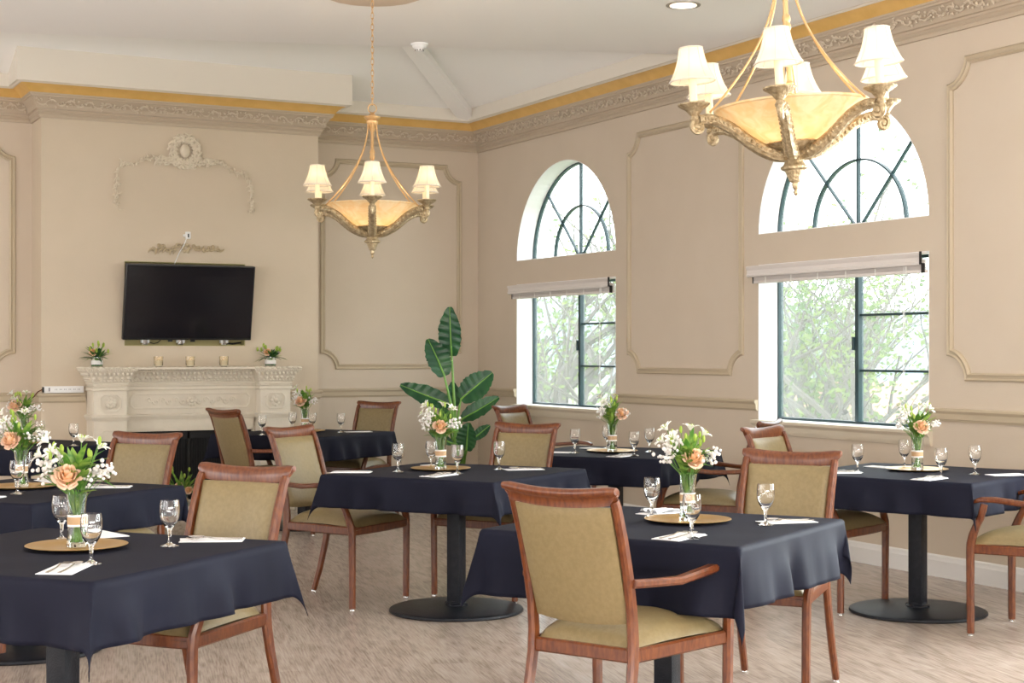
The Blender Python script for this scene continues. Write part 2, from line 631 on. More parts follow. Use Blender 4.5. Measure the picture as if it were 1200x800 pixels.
WIN = [(11.84, 0.877), (8.15, 0.87), (4.46, 0.87), (0.77, 0.87), (-2.92, 0.87)]
SILL, HEADZ, AB, AH = 0.88, 1.99, 2.205, 0.84
w = MB()
X0, X1, TOP = WX, WX + 0.215, 4.7
edges = [WY + 0.3]
for cy, hw in WIN:
    edges += [cy + hw, cy - hw]
edges.append(YB)
for i in range(0, len(edges), 2):
    w.bounds((X0, edges[i + 1], 0), (X1, edges[i], TOP))
for cy, hw in WIN:
    w.bounds((X0, cy - hw, 0), (X1, cy + hw, SILL))
    w.bounds((X0, cy - hw, HEADZ), (X1, cy + hw, AB))
    n = 40
    pts = [(cy - hw * cos(pi * k / n), AB + AH * sin(pi * k / n)) for k in range(n + 1)]
    for a, b in zip(pts[:-1], pts[1:]):
        w.prism([a, b, (b[0], TOP), (a[0], TOP)], 'x', X0, X1)
struct(w.build('wall_right', M['wall'], angle=25))

struct(MB().bounds((XL, WY, 0), (WX + 0.32, WY + 0.3, TOP)).build('wall_back', M['wall']))
struct(MB().bounds((XL, YB - 0.25, 0), (WX + 0.32, YB, TOP)).build('wall_rear', M['wall']))

wl = MB()
wl.bounds((XL - .3, YB, 0), (XL, WY + .3, 0.5)); wl.bounds((XL - .3, YB, 2.9), (XL, WY + .3, TOP))
yy_ = YB
while yy_ < WY:
    wl.bounds((XL - .3, yy_, .5), (XL, yy_ + 1.3, 2.9)); yy_ += 3.4
struct(wl.build('wall_left', M['wall']))

# chimney breast with the recess behind the television and the firebox opening
NX0, NX1, NZ0, NZ1 = 3.19, 4.245, 1.42, 2.135
FX0, FX1, FZ1 = 3.17, 4.27, 0.70
b = MB()
def wallxz(mb, x0, x1, z0, z1, y0=BY, y1=WY):
    mb.bounds((x0, y0, z0), (x1, y1, z1))
wallxz(b, BX0, FX0, 0, NZ0); wallxz(b, FX1, BX1, 0, NZ0); wallxz(b, FX0, FX1, FZ1, NZ0)
wallxz(b, BX0, NX0, NZ0, NZ1); wallxz(b, NX1, BX1, NZ0, NZ1); wallxz(b, BX0, BX1, NZ1, 3.6)
struct(b.build('wall_breast', M['breast']))
nb = MB()
nb.bounds((NX0, BY + 0.10, NZ0), (NX1, BY + 0.12, NZ1))
nb.bounds((NX0 - .0, BY + .004, NZ0 - 0.0), (NX1, BY + 0.10, NZ0 + 0.006))
nb.bounds((NX0 - .0, BY + .004, NZ1 - 0.006), (NX1, BY + 0.10, NZ1))
nb.bounds((NX0, BY + .004, NZ0), (NX0 + .006, BY + 0.10, NZ1))
nb.bounds((NX1 - .006, BY + .004, NZ0), (NX1, BY + 0.10, NZ1))
struct(nb.build('trim_1', M['niche']))

# ceiling: low flat part near, raised hipped part in the far corner
ZE = 4.55
poly = [(XL, YB - .3), (WX + 0.3, YB - .3), (WX + 0.3, 9.45), (6.37, 9.56), (5.17, 10.0), (3.3, 10.62), (1.83, 11.05), (XL, 12.4)]
struct(MB().prism(poly, 'z', CZ, CZ + 1.0).build('ceiling', M['ceil'], angle=20))
SL, KX, KY, KZ, TT = 0.40, WX - 0.235, WY - 0.235, 3.665, 2.1
v = MB()
K = (KX, KY, KZ); P2 = (KX - TT, KY - TT, KZ + SL * TT)
v.add([K, (KX, 8.5, KZ), (KX - TT, 8.5, KZ + SL * TT), P2], [(0, 1, 2, 3)])
v.add([K, P2, (XL, KY - TT, KZ + SL * TT), (XL, KY, KZ)], [(0, 1, 2, 3)])
v.add([P2, (KX - TT, 8.5, KZ + SL * TT), (XL, 8.5, KZ + SL * TT), (XL, KY - TT, KZ + SL * TT)], [(0, 1, 2, 3)])
v.add([(KX, 8.5, KZ), K, (WX + .1, WY + .1, KZ), (WX + .1, 8.5, KZ)], [(0, 1, 2, 3)])
v.add([(XL, KY, KZ), (XL, WY + .1, KZ), (WX + .1, WY + .1, KZ), K], [(0, 1, 2, 3)])
v.bounds((XL, 8.5, 4.7), (WX + .3, WY + .3, 4.75))
struct(v.build('ceiling_vault', M['vault'], angle=5))
# hip beam
d = Vector((-1, -1, SL)).normalized()
side = Vector((1, -1, 0)).normalized()
nn = d.cross(side).normalized()
if nn.z > 0: nn = -nn
a = Vector((KX + 0.05, KY + 0.05, KZ - 0.02)); e = a + d * 2.6
bm_ = MB()
hw_ = 0.075
ring = lambda p: [p + side * hw_, p + side * hw_ + nn * 0.10, p - side * hw_ + nn * 0.10, p - side * hw_]
bm_.rings([ring(a), ring(e)])
struct(bm_.build('trim_2', M['vault'], angle=5))

# cornice, gold band and white fascia all round
PATH = [(WX, YB), (WX, WY), (BX1, WY), (BX1, BY), (BX0, BY), (BX0, WY), (XL, WY)]
prof = [(-.02, 3.295), (0.018, 3.295), (0.022, 3.312), (0.018, 3.322), (0.028, 3.330), (0.036, 3.340), (0.030, 3.350), (0.032, 3.362),
        (0.048, 3.366), (0.052, 3.374), (0.056, 3.40), (0.075, 3.43), (0.092, 3.452), (0.104, 3.456), (0.104, 3.468), (0.112, 3.474), (0.112, 3.486), (-.02, 3.486)]
struct(MB().trim(prof, PATH).build('trim_3', M['cornice'], angle=20))
gp = [(-.02, 3.486), (0.114, 3.486), (0.122, 3.494), (0.138, 3.514), (0.165, 3.535), (0.192, 3.546), (-.02, 3.546)]
struct(MB().trim(gp, PATH).build('trim_4', M['gold'], angle=30))
fp = [(-.02, 3.546), (0.205, 3.546), (0.215, 3.553), (0.235, 3.556), (0.235, 3.68), (-.02, 3.68)]
struct(MB().trim(fp, PATH).build('trim_5', M['fascia'], angle=20))
struct(MB().bounds((BX0 - .236, BY - .236, 3.58), (BX1 + .236, WY, 4.3)).build('trim_6', M['fascia']))
# acanthus relief on the cornice frieze (leaf scrolls laid along the band)
rl = MB()
def relief_run(p0, p1, nrm):
    p0, p1 = Vector(p0), Vector(p1)
    L = (p1 - p0).length
    t = (p1 - p0) / L
    k = int(L / 0.075)
    rr = random.Random(int(L * 100))
    for i in range(k):
        s0 = (i + .5) * L / k
        sg = 1 if i % 2 else -1
        def at(ds, dz):
            zz = 3.412 + dz
            oo = 0.058 + (zz - 3.374) * 0.42 + 0.005
            pp = p0 + t * (s0 + ds)
            return (pp.x + nrm[0] * oo, pp.y + nrm[1] * oo, zz)
        pts = [at((q / 6 - .5) * .08, sg * .020 * sin(q / 6 * 2.8 + .3)) for q in range(7)]
        rl.tube(pts, [.003 + .005 * sin(pi * min(q / 6 + .12, 1)) for q in range(7)], 5, caps=False)
        for q in range(5):
            ds, dz = rr.uniform(-.035, .035), rr.uniform(-.026, .028)
            an, ln = rr.uniform(0, 6.28), rr.uniform(.014, .026)
            m1 = at(ds + ln * .5 * cos(an), dz + ln * .5 * sin(an)); m2 = at(ds + ln * cos(an + .6), dz + ln * sin(an + .6))
            rl.tube([at(ds, dz), m1, m2], [.0045, .0085, .002], 5, caps=False)
relief_run((WX, 4.5), (WX, WY - .07), (-1, 0))
relief_run((WX - .07, WY), (BX1, WY), (0, -1))
relief_run((BX1 + .05, BY), (BX0 - .05, BY), (0, -1))
relief_run((BX0 - .07, WY), (0.6, WY), (0, -1))
struct(rl.build('trim_7', M['relief'], fix=False))

# chair rail, baseboards
rp = [(-.01, 0.948), (0.012, 0.948), (0.016, 0.958), (0.022, 0.962), (0.024, 0.995), (0.030, 1.004), (0.036, 1.012), (0.034, 1.022), (0.026, 1.028), (-.01, 1.028)]
rail = MB()
spans = []
for i in range(len(edges) // 2):
    spans.append((edges[2 * i + 1], min(edges[2 * i], WY)))
for (y0, y1) in spans[1:]:
    rail.trim(rp, [(WX, y0), (WX, y1)])
rail.trim(rp, [(WX, spans[0][0]), (WX, WY), (BX1, WY), (BX1, BY), (4.62, BY)])
rail.trim(rp, [(2.86, BY), (BX0, BY), (BX0, WY), (XL, WY)])
struct(rail.build('trim_8', M['moulding'], angle=25))
bp_ = [(-.01, 0), (0.018, 0), (0.018, 0.098), (0.014, 0.106), (0.012, 0.125), (0.006, 0.134), (-.01, 0.134)]
struct(MB().trim(bp_, [(WX, YB), (WX, WY)]).build('baseboard_right', M['base'], angle=25))
struct(MB().trim(bp_, [(WX - .018, WY), (BX1, WY), (BX1, BY), (4.62, BY)]).trim(bp_, [(2.86, BY), (BX0, BY), (BX0, WY), (XL, WY)]).build('baseboard_back', M['base'], angle=25))


# panel mouldings with scooped corners
def panel(n, axis, wallc, a0, a1, z0, z1, r=0.15):
    pts = []
    for (ca, cz, t0) in ((a0, z0, 90), (a1, z0, 180), (a1, z1, 270), (a0, z1, 0)):
        arc = []
        for k in range(9):
            t = radians(t0 - 90 * k / 8)
            arc.append((ca + r * cos(t) * 1.0, cz + r * sin(t)))
        pts += arc
    # corner a0,z0: arc from (a0, z0+r) to (a0+r, z0); etc.
    m = len(pts)
    C = Vector(((a0 + a1) / 2, (z0 + z1) / 2))
    pr = [(0, 0), (0, .012), (.008, .02), (.018, .014), (.028, .016), (.038, .024), (.050, .012), (.050, 0)]
    rings = []
    for i in range(m):
        p = Vector(pts[i]); d1 = (p - Vector(pts[i - 1])); d2 = Vector(pts[(i + 1) % m]) - p
        d1.normalize(); d2.normalize()
        n1 = Vector((-d1.y, d1.x)); n2 = Vector((-d2.y, d2.x))
        bb = n1 + n2
        if bb.length < 1e-4: bb = n1
        bb = bb / max(bb.dot(n1), 0.35)
        ring = []
        for (o, h) in pr:
            q = p + bb * o
            if axis == 'x': ring.append((wallc - h + .001, q.x, q.y))
            else: ring.append((q.x, wallc - h + .001, q.y))
        rings.append(ring)
    o = MB().rings(rings, True, False, True).build('trim_%d' % n, M['moulding'], angle=30)
    struct(o)


# arcs above are centred on the outer corner: start on one edge, end on the other
panel(9, 'x', WX, 9.19, 10.775, 1.195, 3.135)
panel(10, 'x', WX, 5.54, 7.12, 1.195, 3.135)
panel(11, 'x', WX, 1.83, 3.40, 1.195, 3.135)
panel(12, 'y', WY, 5.085, 6.53, 1.205, 3.16)
panel(13, 'y', WY, 0.75, 2.37, 1.205, 3.16)


# windows
def window(n, cy, hw):
    root = bpy.data.objects.new('window_%d' % n, None)
    COL.objects.link(root)
    root.location = (WX, cy, 0)
    struct(root)
    GX = 0.165      # where the sashes stand, behind the face of the wall
    t = 0.006
    rv = MB()
    rv.bounds((0.001, -hw, SILL), (0.213, -hw + t, HEADZ)); rv.bounds((0.001, hw - t, SILL), (0.213, hw, HEADZ))
    rv.bounds((0.001, -hw, HEADZ - t), (0.213, hw, HEADZ)); rv.bounds((0.001, -hw, SILL), (0.213, hw, SILL + t))
    rv.bounds((0.001, -hw, AB), (0.213, hw, AB + t))
    k = 40
    r1 = [(-hw * cos(pi * i / k), AB + AH * sin(pi * i / k)) for i in range(k + 1)]
    r2 = [(-(hw - t) * cos(pi * i / k), AB + (AH - t) * sin(pi * i / k)) for i in range(k + 1)]
    for i in range(k):
        rv.prism([r1[i], r1[i + 1], r2[i + 1], r2[i]], 'x', 0.001, 0.213)
    rv.build('window_reveal', M['reveal'], root, angle=20)
    f = MB()
    fw = 0.018
    def fb(y0, y1, z0, z1, d=0.04, off=0.0):
        f.bounds((GX + off, y0, z0), (GX + off + d, y1, z1))
    g = t
    fb(-hw + g, hw - g, SILL + t, SILL + t + fw); fb(-hw + g, hw - g, HEADZ - t - fw, HEADZ - t)
    fb(-hw + g, -hw + g + fw, SILL, HEADZ - t); fb(hw - g - fw, hw - g, SILL, HEADZ - t)
    # meeting stile and the two glazing bars of the nearer sash
    fb(-0.030, 0.006, SILL + .02, HEADZ - .02, 0.045, -0.012)
    h3 = (HEADZ - SILL) / 3
    fb(-hw + g, -0.03, SILL + h3 * .98 - .006, SILL + h3 * .98 + .010); fb(-hw + g, -0.03, SILL + 1.98 * h3 - .006, SILL + 1.98 * h3 + .010)
    fb(0.010, 0.030, SILL + .50, SILL + .59, 0.03, -0.02)
    f.build('window_frame', M['frame'], root, bevel=0.002)
    # arched light
    f = MB()
    def arc(rw, rh, wd):
        a1 = [(-rw * cos(pi * i / k), AB + t + rh * sin(pi * i / k)) for i in range(k + 1)]
        a2 = [(-(rw - wd) * cos(pi * i / k), AB + t + (rh - wd) * sin(pi * i / k)) for i in range(k + 1)]
        for i in range(k):
            f.prism([a1[i], a1[i + 1], a2[i + 1], a2[i]], 'x', GX, GX + .035)
    arc(hw - t, AH - 2 * t, 0.014)
    arc(0.47, 0.45, 0.011)
    f.bounds((GX, -hw + t, AB + t), (GX + .035, hw - t, AB + t + .010))
    f.bounds((GX, -.006, AB + t), (GX + .03, .006, AB + AH - .015))
    for sg in (-1, 1):
        aa = radians(46)
        L = 0.80
        y1, z1 = sg * (hw - .02) * cos(aa), (AH - .02) * sin(aa)
        f.bar([(GX + .016, sg * 0.03, AB + .01), (GX + .016, y1, AB + z1)], (1, 0, 0), 0.03, 0.011)
    f.build('arch_frame', M['frame'], root, angle=25)
    p = MB()
    p.bounds((GX + .018, -hw + t, SILL + t), (GX + .021, hw - t, HEADZ - t))
    p.build('window_glass', M['pane'], root)
    p = MB()
    p.prism([(y * .995, z) for (y, z) in r2], 'x', GX + .018, GX + .021)
    p.build('arch_glass', M['pane'], root)
    # moulded stool and apron on the room side
    s = MB()
    sp = [(-.0, .79), (.014, .79), (.020, .80), (.026, .82), (.030, .845), (.042, .858), (.052, .866), (.052, .884), (.0, .888)]
    s.rings([[(-o, yy, z) for (o, z) in sp] for yy in (-hw - .03, hw + .03)])
    s.build('window_sill', M['sill'], root, angle=25)
    return root


for i, (cy, hw) in enumerate(WIN):
    window(i + 1, cy, hw)


def blind(cy, hw, label):
    t = thing('window_blind', label, 'blind', (WX, cy, 1.855), 0, 'window blinds')
    v = MB()
    L = hw + 0.05
    vp = [(-.055, .045), (-.068, .050), (-.070, .062), (-.064, .070), (-.064, .095), (-.070, .103), (-.074, .118), (-.070, .124), (-.058, .126), (-.056, .05)]
    v.rings([[(x, yy, z) for (x, z) in vp] for yy in (-hw + .012, L)])
    v.bounds((-.058, -hw + .012, .118), (.0, L - .02, .126))
    v.build('valance', M['blind'], t, angle=30)
    s = MB()
    for k in range(11):
        s.bounds((-.050, -hw + .016, .0215 + k * .0058), (.0, hw - .005, .0215 + k * .0058 + .0038))
    s.build('slat_stack', M['blind'], t)
    MB().bounds((-.050, -hw + .01, .0), (.0, hw - .005, .020)).build('bottom_rail', M['blind'], t, bevel=.003)
    MB().bounds((-.072, -hw + .004, .050), (-.058, -hw + .012, .130)).bounds((-.056, -hw + .006, .0), (-.030, -hw + .011, .06)).build('bracket', M['black'], t)
    MB().bounds((-.054, hw - .010, .0), (-.035, hw - .002, .045)).build('bracket', M['black'], t)
    c = MB()
    for y in (-hw + .16, -hw + .172):
        c.tube([(-.054, y, .05), (-.056, y, -.3), (-.054, y, -.80)], 0.0016, 5)
    c.build('pull_cord', M['white'], t)
    tp = MB()
    for k in range(6):
        y = -hw + .15 + k * (2 * hw - .3) / 5
        tp.bounds((-.053, y - .004, .0), (-.050, y + .004, .05))
    tp.build('ladder_tape', M['lace'], t)
    return t


blind(*WIN[0], 'raised white slatted blind at the top of the left window')
blind(*WIN[1], 'raised white slatted blind at the top of the right window')


# ================================================================== FIREPLACE WALL
MY = 12.86      # front face of the mantel piers
def mantel():
    t = thing('fireplace_mantel', 'carved cream plaster mantelpiece below the television', 'fireplace', (3.72, BY, 0))
    # local: x along wall, y towards the room is negative
    def L(x): return x - 3.72
    XA, XB = 2.875, 4.565
    yf = MY - BY
    body = MB()
    pw = 0.27
    for x0 in (XA, XB - pw):
        body.bounds((L(x0), yf, 0.10), (L(x0 + pw), 0, 1.10))
    body.bounds((L(XA + pw), yf + .12, 0.80), (L(XB - pw), 0, 1.10))
    body.bounds((L(XA + pw), yf + .15, 0.10), (L(FX0 + .0), 0, 0.80))
    body.bounds((L(FX1), yf + .15, 0.10), (L(XB - pw), 0, 0.80))
    body.bounds((L(FX0), yf + .12, FZ1), (L(FX1), 0, 0.80))
    body.build('surround', M['stone'], t, bevel=.003)
    # shelf: crown moulding stepping out over each pier
    def crown(prof, o0):
        path = [(L(XA) - 0, 0), (L(XA), yf), (L(XA + pw), yf), (L(XA + pw), yf + .12), (L(XB - pw), yf + .12), (L(XB - pw), yf), (L(XB), yf), (L(XB), 0)]
        path = path[::-1]
        path = [(p[0], p[1]) for p in path]
        return MB().trim(prof, [(p[0], p[1]) for p in path[::-1]][::-1])
    # travel so that the room (negative y) is on the left: from right to left
    shelf = [(-.02, 1.095), (.012, 1.095), (.014, 1.108), (.006, 1.112), (.016, 1.125), (.026, 1.165), (.046, 1.192), (.060, 1.20), (.066, 1.212), (.078, 1.220), (.080, 1.238), (-.02, 1.238)]
    s = MB()
    pth = [(L(XB), 0), (L(XB), yf), (L(XB - pw), yf), (L(XB - pw), yf + .12), (L(XA + pw), yf + .12), (L(XA + pw), yf), (L(XA), yf), (L(XA), 0)]
    def rev(p):  # left of travel must be the room
        return p[::-1]
    for mb_prof in (shelf,):
        s.trim([(-o, z) for (o, z) in mb_prof], rev(pth))
    s.bounds((L(XA) - .075, yf - .07, 1.225), (L(XB) + .075, 0, 1.24))
    md = MB()
    for prof in ([(-.01, 1.045), (.010, 1.045), (.016, 1.055), (.010, 1.064), (.010, 1.075), (.018, 1.085), (-.01, 1.085)],
                 [(-.01, .800), (.008, .800), (.012, .812), (.022, .830), (.022, .842), (.010, .850), (-.01, .850)]):
        md.trim([(-o, z) for (o, z) in prof], rev(pth))
    md.build('moulding', M['stone'], t, angle=25)
    # shell-edged top and egg-and-dart rows
    eg = s
    def row(z, out, r, pitch, sc):
        for (xa, xb, yy) in ((XA - out, XA + pw + out, yf), (XA + pw + out, XB - pw - out, yf + .12), (XB - pw - out, XB + out, yf)):
            n = max(1, int((xb - xa) / pitch))
            for i in range(n):
                x = xa + (i + .5) * (xb - xa) / n
                eg.sphere((L(x), yy - out, z), r, 8, 6, sc)
        for xx in (XA - out, XB + out):
            for i in range(int(.24 / pitch)):
                eg.sphere((L(xx), yf + (i + .5) * pitch, z), r, 8, 6, sc)
    row(1.234, .080, .015, .045, (1.35, .8, .85))
    row(1.216, .076, .007, .018, (1, 1, 1))
    row(1.186, .048, .013, .034, (.9, .9, 1.2))
    row(1.150, .030, .014, .044, (1.2, .8, 1.0))
    row(1.130, .024, .008, .028, (1.3, .6, 1.0))
    eg.build('mantel_shelf', M['stone'], t, angle=25)
    # raised frames
    fr = MB()
    def cframe(x0, x1, z0, z1, y, c, wd=.010):
        pts = [(x0 + c, z0), (x1 - c, z0), (x1, z0 + c), (x1, z1 - c), (x1 - c, z1), (x0 + c, z1), (x0, z1 - c), (x0, z0 + c)]
        fr.tube([(L(px), y, pz) for (px, pz) in pts], wd, 6, loop=True, squash=((0, 1, 0), .6))
    for xc in (XA + pw / 2, XB - pw / 2):
        cframe(xc - .085, xc + .085, .885, 1.015, yf - .004, .03, .012)
        cframe(xc - .085, xc + .085, .18, .72, yf - .002, .03, .008)
    cframe(XA + pw + .06, XB - pw - .06, .895, 1.015, yf + .116, .03, .012)
    cframe(FX0 - .02, FX1 + .02, .10, FZ1 + .03, yf + .15, .001, .014)
    fr.build('raised_frame', M['stone'], t)
    # rosettes and scrollwork
    ro = MB()
    def rosette(x, z, y, r):
        for k in range(8):
            a_ = 2 * pi * k / 8
            ro.sphere((x + r * .62 * cos(a_), y, z + r * .62 * sin(a_)), r * .36, 7, 5, (1, .5, 1))
        ro.sphere((x, y - .005, z), r * .42, 8, 6, (1, .7, 1))
    def spiral(x, z, y, r, turns, dirn, start, rad=.009):
        pts = []; rr = []
        n = int(18 * turns)
        for i in range(n + 1):
            u = i / n
            a_ = start + dirn * turns * 2 * pi * u
            q = r * (1 - .85 * u)
            pts.append((x + q * cos(a_), y, z + q * sin(a_))); rr.append(rad * (1 - .4 * u))
        ro.tube(pts, rr, 5, squash=((0, 1, 0), .6))
    for xc in (XA + pw / 2, XB - pw / 2):
        rosette(L(xc), .95, yf - .012, .054)
    rosette(0, .955, yf + .104, .050)
    for sg in (-1, 1):
        x = .07
        k = 0
        while x < .38:
            spiral(sg * x, .955 + (.006 if k % 2 else -.006), yf + .116, .026, 1.1, sg * (1 if k % 2 else -1), 0 if sg > 0 else pi)
            ro.tube([(sg * (x + .01), yf + .116, .93 + .05 * (k % 2)), (sg * (x + .04), yf + .116, .955)], [.006, .002], 5)
            x += .058; k += 1
    for sg in (-1, 1):
        for k in range(4):
            spiral(sg * (.06 + .12 * k), .062, -.545 + .0, .026, 1.2, sg * (1 if k % 2 else -1), 0)
    ro.build('rosette', M['stone'], t, fix=False)
    # low carved plinth of the hearth
    pl = MB()
    pl.bounds((L(XA) - .03, yf - .035, 0), (L(XA + pw) + .03, 0, .10))
    pl.bounds((L(XB - pw) - .03, yf - .035, 0), (L(XB) + .03, 0, .10))
    pl.bounds((-.62, -.535, 0), (.62, -.02, .085))
    pl.bounds((-.64, -.545, .085), (.64, -.02, .10))
    pl.build('hearth_plinth', M['stone'], t, bevel=.004)
    fb = MB()
    fb.bounds((L(FX0), -.0, .10), (L(FX1), .36, .105))
    fb.bounds((L(FX0), .33, .10), (L(FX1), .36, FZ1)); fb.bounds((L(FX0), 0, .10), (L(FX0) + .02, .36, FZ1)); fb.bounds((L(FX1) - .02, 0, .10), (L(FX1), .36, FZ1))
    fb.bounds((L(FX0), 0, FZ1 - .02), (L(FX1), .36, FZ1))
    fb.build('firebox', M['firebox'], t)
    sc = MB()
    ya = yf + .19
    sc.bounds((L(FX0), ya, FZ1 - .07), (L(FX1), ya + .02, FZ1)); sc.bounds((L(FX0), ya, .10), (L(FX0) + .04, ya + .02, FZ1)); sc.bounds((L(FX1) - .04, ya, .10), (L(FX1), ya + .02, FZ1))
    sc.bounds((L(FX0), ya, .10), (L(FX1), ya + .02, .14)); sc.bounds((-.01, ya, .1), (.01, ya + .02, FZ1))
    n = 46
    for i in range(n):
        x = L(FX0) + .04 + (i + .5) * (FX1 - FX0 - .08) / n
        sc.bounds((x - .006, ya + .012, .12), (x + .006, ya + .016, FZ1 - .05))
    sc.build('fire_screen', M['firebox'], t)
    return t


mantel()


def ornament_group():
    m_ = M['orn']
    t = thing('wall_ornament', 'plaster cartouche with trailing leaf swags high on the chimney breast', 'wall ornament', (3.705, BY, 2.63))
    rr = random.Random(3)
    c = MB()
    def sp(mb, x, z, r, turns, dirn, st, rad):
        pts = []; q_ = []
        n = int(16 * turns) + 2
        for i in range(n + 1):
            u = i / n
            a_ = st + dirn * turns * 2 * pi * u
            q = r * (1 - .82 * u)
            pts.append((x + q * cos(a_), -.014 - .016 * u, z + q * sin(a_))); q_.append(rad * 1.1 * (1 - .3 * u))
        mb.tube(pts, q_, 6)
    def leafy(mb, x, z, a_, L_, wd):
        pts = []; q_ = []
        for i in range(6):
            u = i / 5
            bend = a_ + .9 * (u - .3)
            pts.append((x + L_ * u * cos(bend), -.010 - .012 * sin(pi * u), z + L_ * u * sin(bend))); q_.append(max(wd * sin(pi * (u * .85 + .1)), .002))
        mb.tube(pts, q_, 6, squash=((0, 1, 0), .6))
    cz = .46
    c.sphere((0, -.02, cz), .055, 12, 8, (.8, .5, 1.05))
    for k in range(16):
        a_ = 2 * pi * k / 16
        sp(c, .115 * cos(a_), cz + .115 * sin(a_), .032, 1.2, 1 if k % 2 else -1, a_, .010)
        leafy(c, .09 * cos(a_), cz + .095 * sin(a_), a_ + .3, .075, .014)
        leafy(c, .06 * cos(a_), cz + .065 * sin(a_), a_ - .5, .05, .012)
        c.sphere((.085 * cos(a_ + .2), -.02, cz + .085 * sin(a_ + .2)), .015, 6, 5, (1, .7, 1))
    for sg in (-1, 1):
        for k in range(8):
            x = .06 + .024 * k
            sp(c, sg * x, cz - .105 - .012 * sin(k * 2) + .004 * k, .029, 1.1, sg * (1 if k % 2 else -1), k, .010)
            leafy(c, sg * x, cz - .10, (0.5 if sg > 0 else pi - .5) + .9 * sin(k * 3), .055, .012)
    for k in range(5):
        leafy(c, -.06 + .03 * k, cz - .130, -1.2 + .1 * k, .045, .012)
    c.build('cartouche', m_, t, fix=False)
    for sg in (-1, 1):
        s = MB()
        P = [(.20, .375), (.27, .40), (.33, .385), (.40, .345), (.47, .31), (.53, .30)] if sg > 0 else [(.20, .38), (.27, .40), (.33, .40), (.40, .36), (.47, .34), (.545, .345)]
        Q = [(.545, .295), (.575, .24), (.59, .16), (.585, .08), (.60, .02), (.585, -.03)] if sg > 0 else [(.545, .345), (.575, .26), (.585, .17), (.575, .09), (.60, .03), (.57, -.03)]
        s.tube([(sg * x, -.008, z - .02) for x, z in P], .006, 6)
        s.tube([(sg * x, -.008, z - .02) for x, z in Q], .005, 6)
        for k, (x, z) in enumerate(P + Q + [((P[i][0] + P[i + 1][0]) / 2, (P[i][1] + P[i + 1][1]) / 2) for i in range(5)] + [((Q[i][0] + Q[i + 1][0]) / 2, (Q[i][1] + Q[i + 1][1]) / 2) for i in range(5)]):
            for j in range(2):
                leafy(s, sg * x, z - .02, rr.uniform(0, 6.28), rr.uniform(.025, .045), rr.uniform(.006, .010))
            if k % 2 == 0:
                sp(s, sg * x, z - .02, .018, 1.1, 1 if k % 4 else -1, k, .006)
        s.build('leaf_swag', m_, t, fix=False)
    t2 = thing('wall_ornament', 'small plaster scroll ornament just above the television', 'wall ornament', (3.715, BY, 2.245))
    s = MB()
    for k in range(6):
        a_ = 2 * pi * k / 6
        s.sphere((.028 * cos(a_), -.012, .012 + .028 * sin(a_)), .018, 7, 5, (1, .5, 1))
    for sg in (-1, 1):
        for k in range(6):
            x = .07 + .042 * k
            sp(s, sg * x, .012 + .018 * cos(k * 1.7), .024 - .0015 * k, 1.1, sg * (1 if k % 2 else -1), k * 1.2, .0085)
            leafy(s, sg * x, .0, (-.2 if sg > 0 else pi + .2) + .3 * sin(k * 2), .06, .010)
    s.build('scrollwork', mat('antique_scroll_paint', (.50, .40, .26), .6), t2, fix=False)
    return t


ornament_group()


# television tilted downwards on its bracket in the recess
def tv():
    t = thing('television', 'black flat screen television tilted downwards above the mantel', 'television', (3.72, BY - .10, 1.79))
    t.rotation_euler = (radians(11.5), 0, 0)
    wd, ht = 1.115, .645
    MB().bounds((-wd / 2, -.02, -ht / 2), (wd / 2, .03, ht / 2)).build('tv_body', M['black'], t, bevel=.004)
    MB().bounds((-wd / 2 + .010, -.0225, -ht / 2 + .018), (wd / 2 - .010, -.019, ht / 2 - .010)).build('screen', M['screen'], t)
    MB().bounds((-.02, -.024, -ht / 2 + .004), (.02, -.0205, -ht / 2 + .010)).build('badge', M['chrome'], t)
    b_ = MB()
    b_.bounds((-.3, .03, -.18), (.3, .06, .18))
    b_.build('mount', M['black'], t)
    # things visible in the recess under and over the screen
    g = thing('cable_bundle', 'black cable loops and plugs hanging under the television', 'cables', (3.72, BY + .02, NZ0))
    c = MB()
    c.tube([(-.27 + .065 * cos(a / 12 * 2 * pi), .02, .075 + .055 * sin(a / 12 * 2 * pi)) for a in range(12)], .004, 6, loop=True)
    c.tube([(-.42, .02, .10), (-.36, .02, .075), (-.33, .0, .09), (-.3, .0, .10)], .004, 6)
    c.tube([(.34, .03, .03), (.42, .02, .02), (.50, .03, .03)], .008, 6)
    c.build('cable', M['black'], g)
    for x in (-.13, .065):
        MB().bounds((x - .018, .0, .035), (x + .018, .025, .10)).build('plug', M['black'], g, bevel=.003)
    for i, x in enumerate((-.345, -.04, .345)):
        k = thing('mount_bracket', 'silver bracket in the recess, %s of three below the television' % ('leftmost', 'middle', 'rightmost')[i], 'bracket', (3.72 + x, BY + .06, NZ0 + .006), 0, 'brackets in the television recess')
        MB().bounds((-.025, -.03, 0), (.025, .03, .69)).build('bracket_rail', M['chrome'], k, bevel=.004)
        MB().bounds((-.035, -.04, .02), (-.02, .0, .06)).bounds((.018, -.04, .02), (.034, .0, .07)).build('clamp', M['white'], k, bevel=.003)


tv()
s_ = thing('wall_sensor', 'small white keyhole-marked sensor above the plaster scroll over the television', 'sensor', (3.725, BY, 2.335))
MB().bounds((-.022, -.05, 0), (.022, -.02, .062)).build('sensor_body', M['white'], s_, bevel=.006)
MB().bounds((-.006, -.0515, .012), (.006, -.0495, .044)).build('sensor_eye', M['black'], s_)
MB().tube([(0, -.02, .03), (-.03, .0, .03)], .012, 8).build('sensor_bracket', M['white'], s_)
MB().tube([(-.01, -.03, .005), (-.03, -.02, -.05), (-.07, -.012, -.12), (-.10, -.01, -.19), (-.115, -.01, -.23)], .004, 6).build('sensor_cable', M['white'], s_)

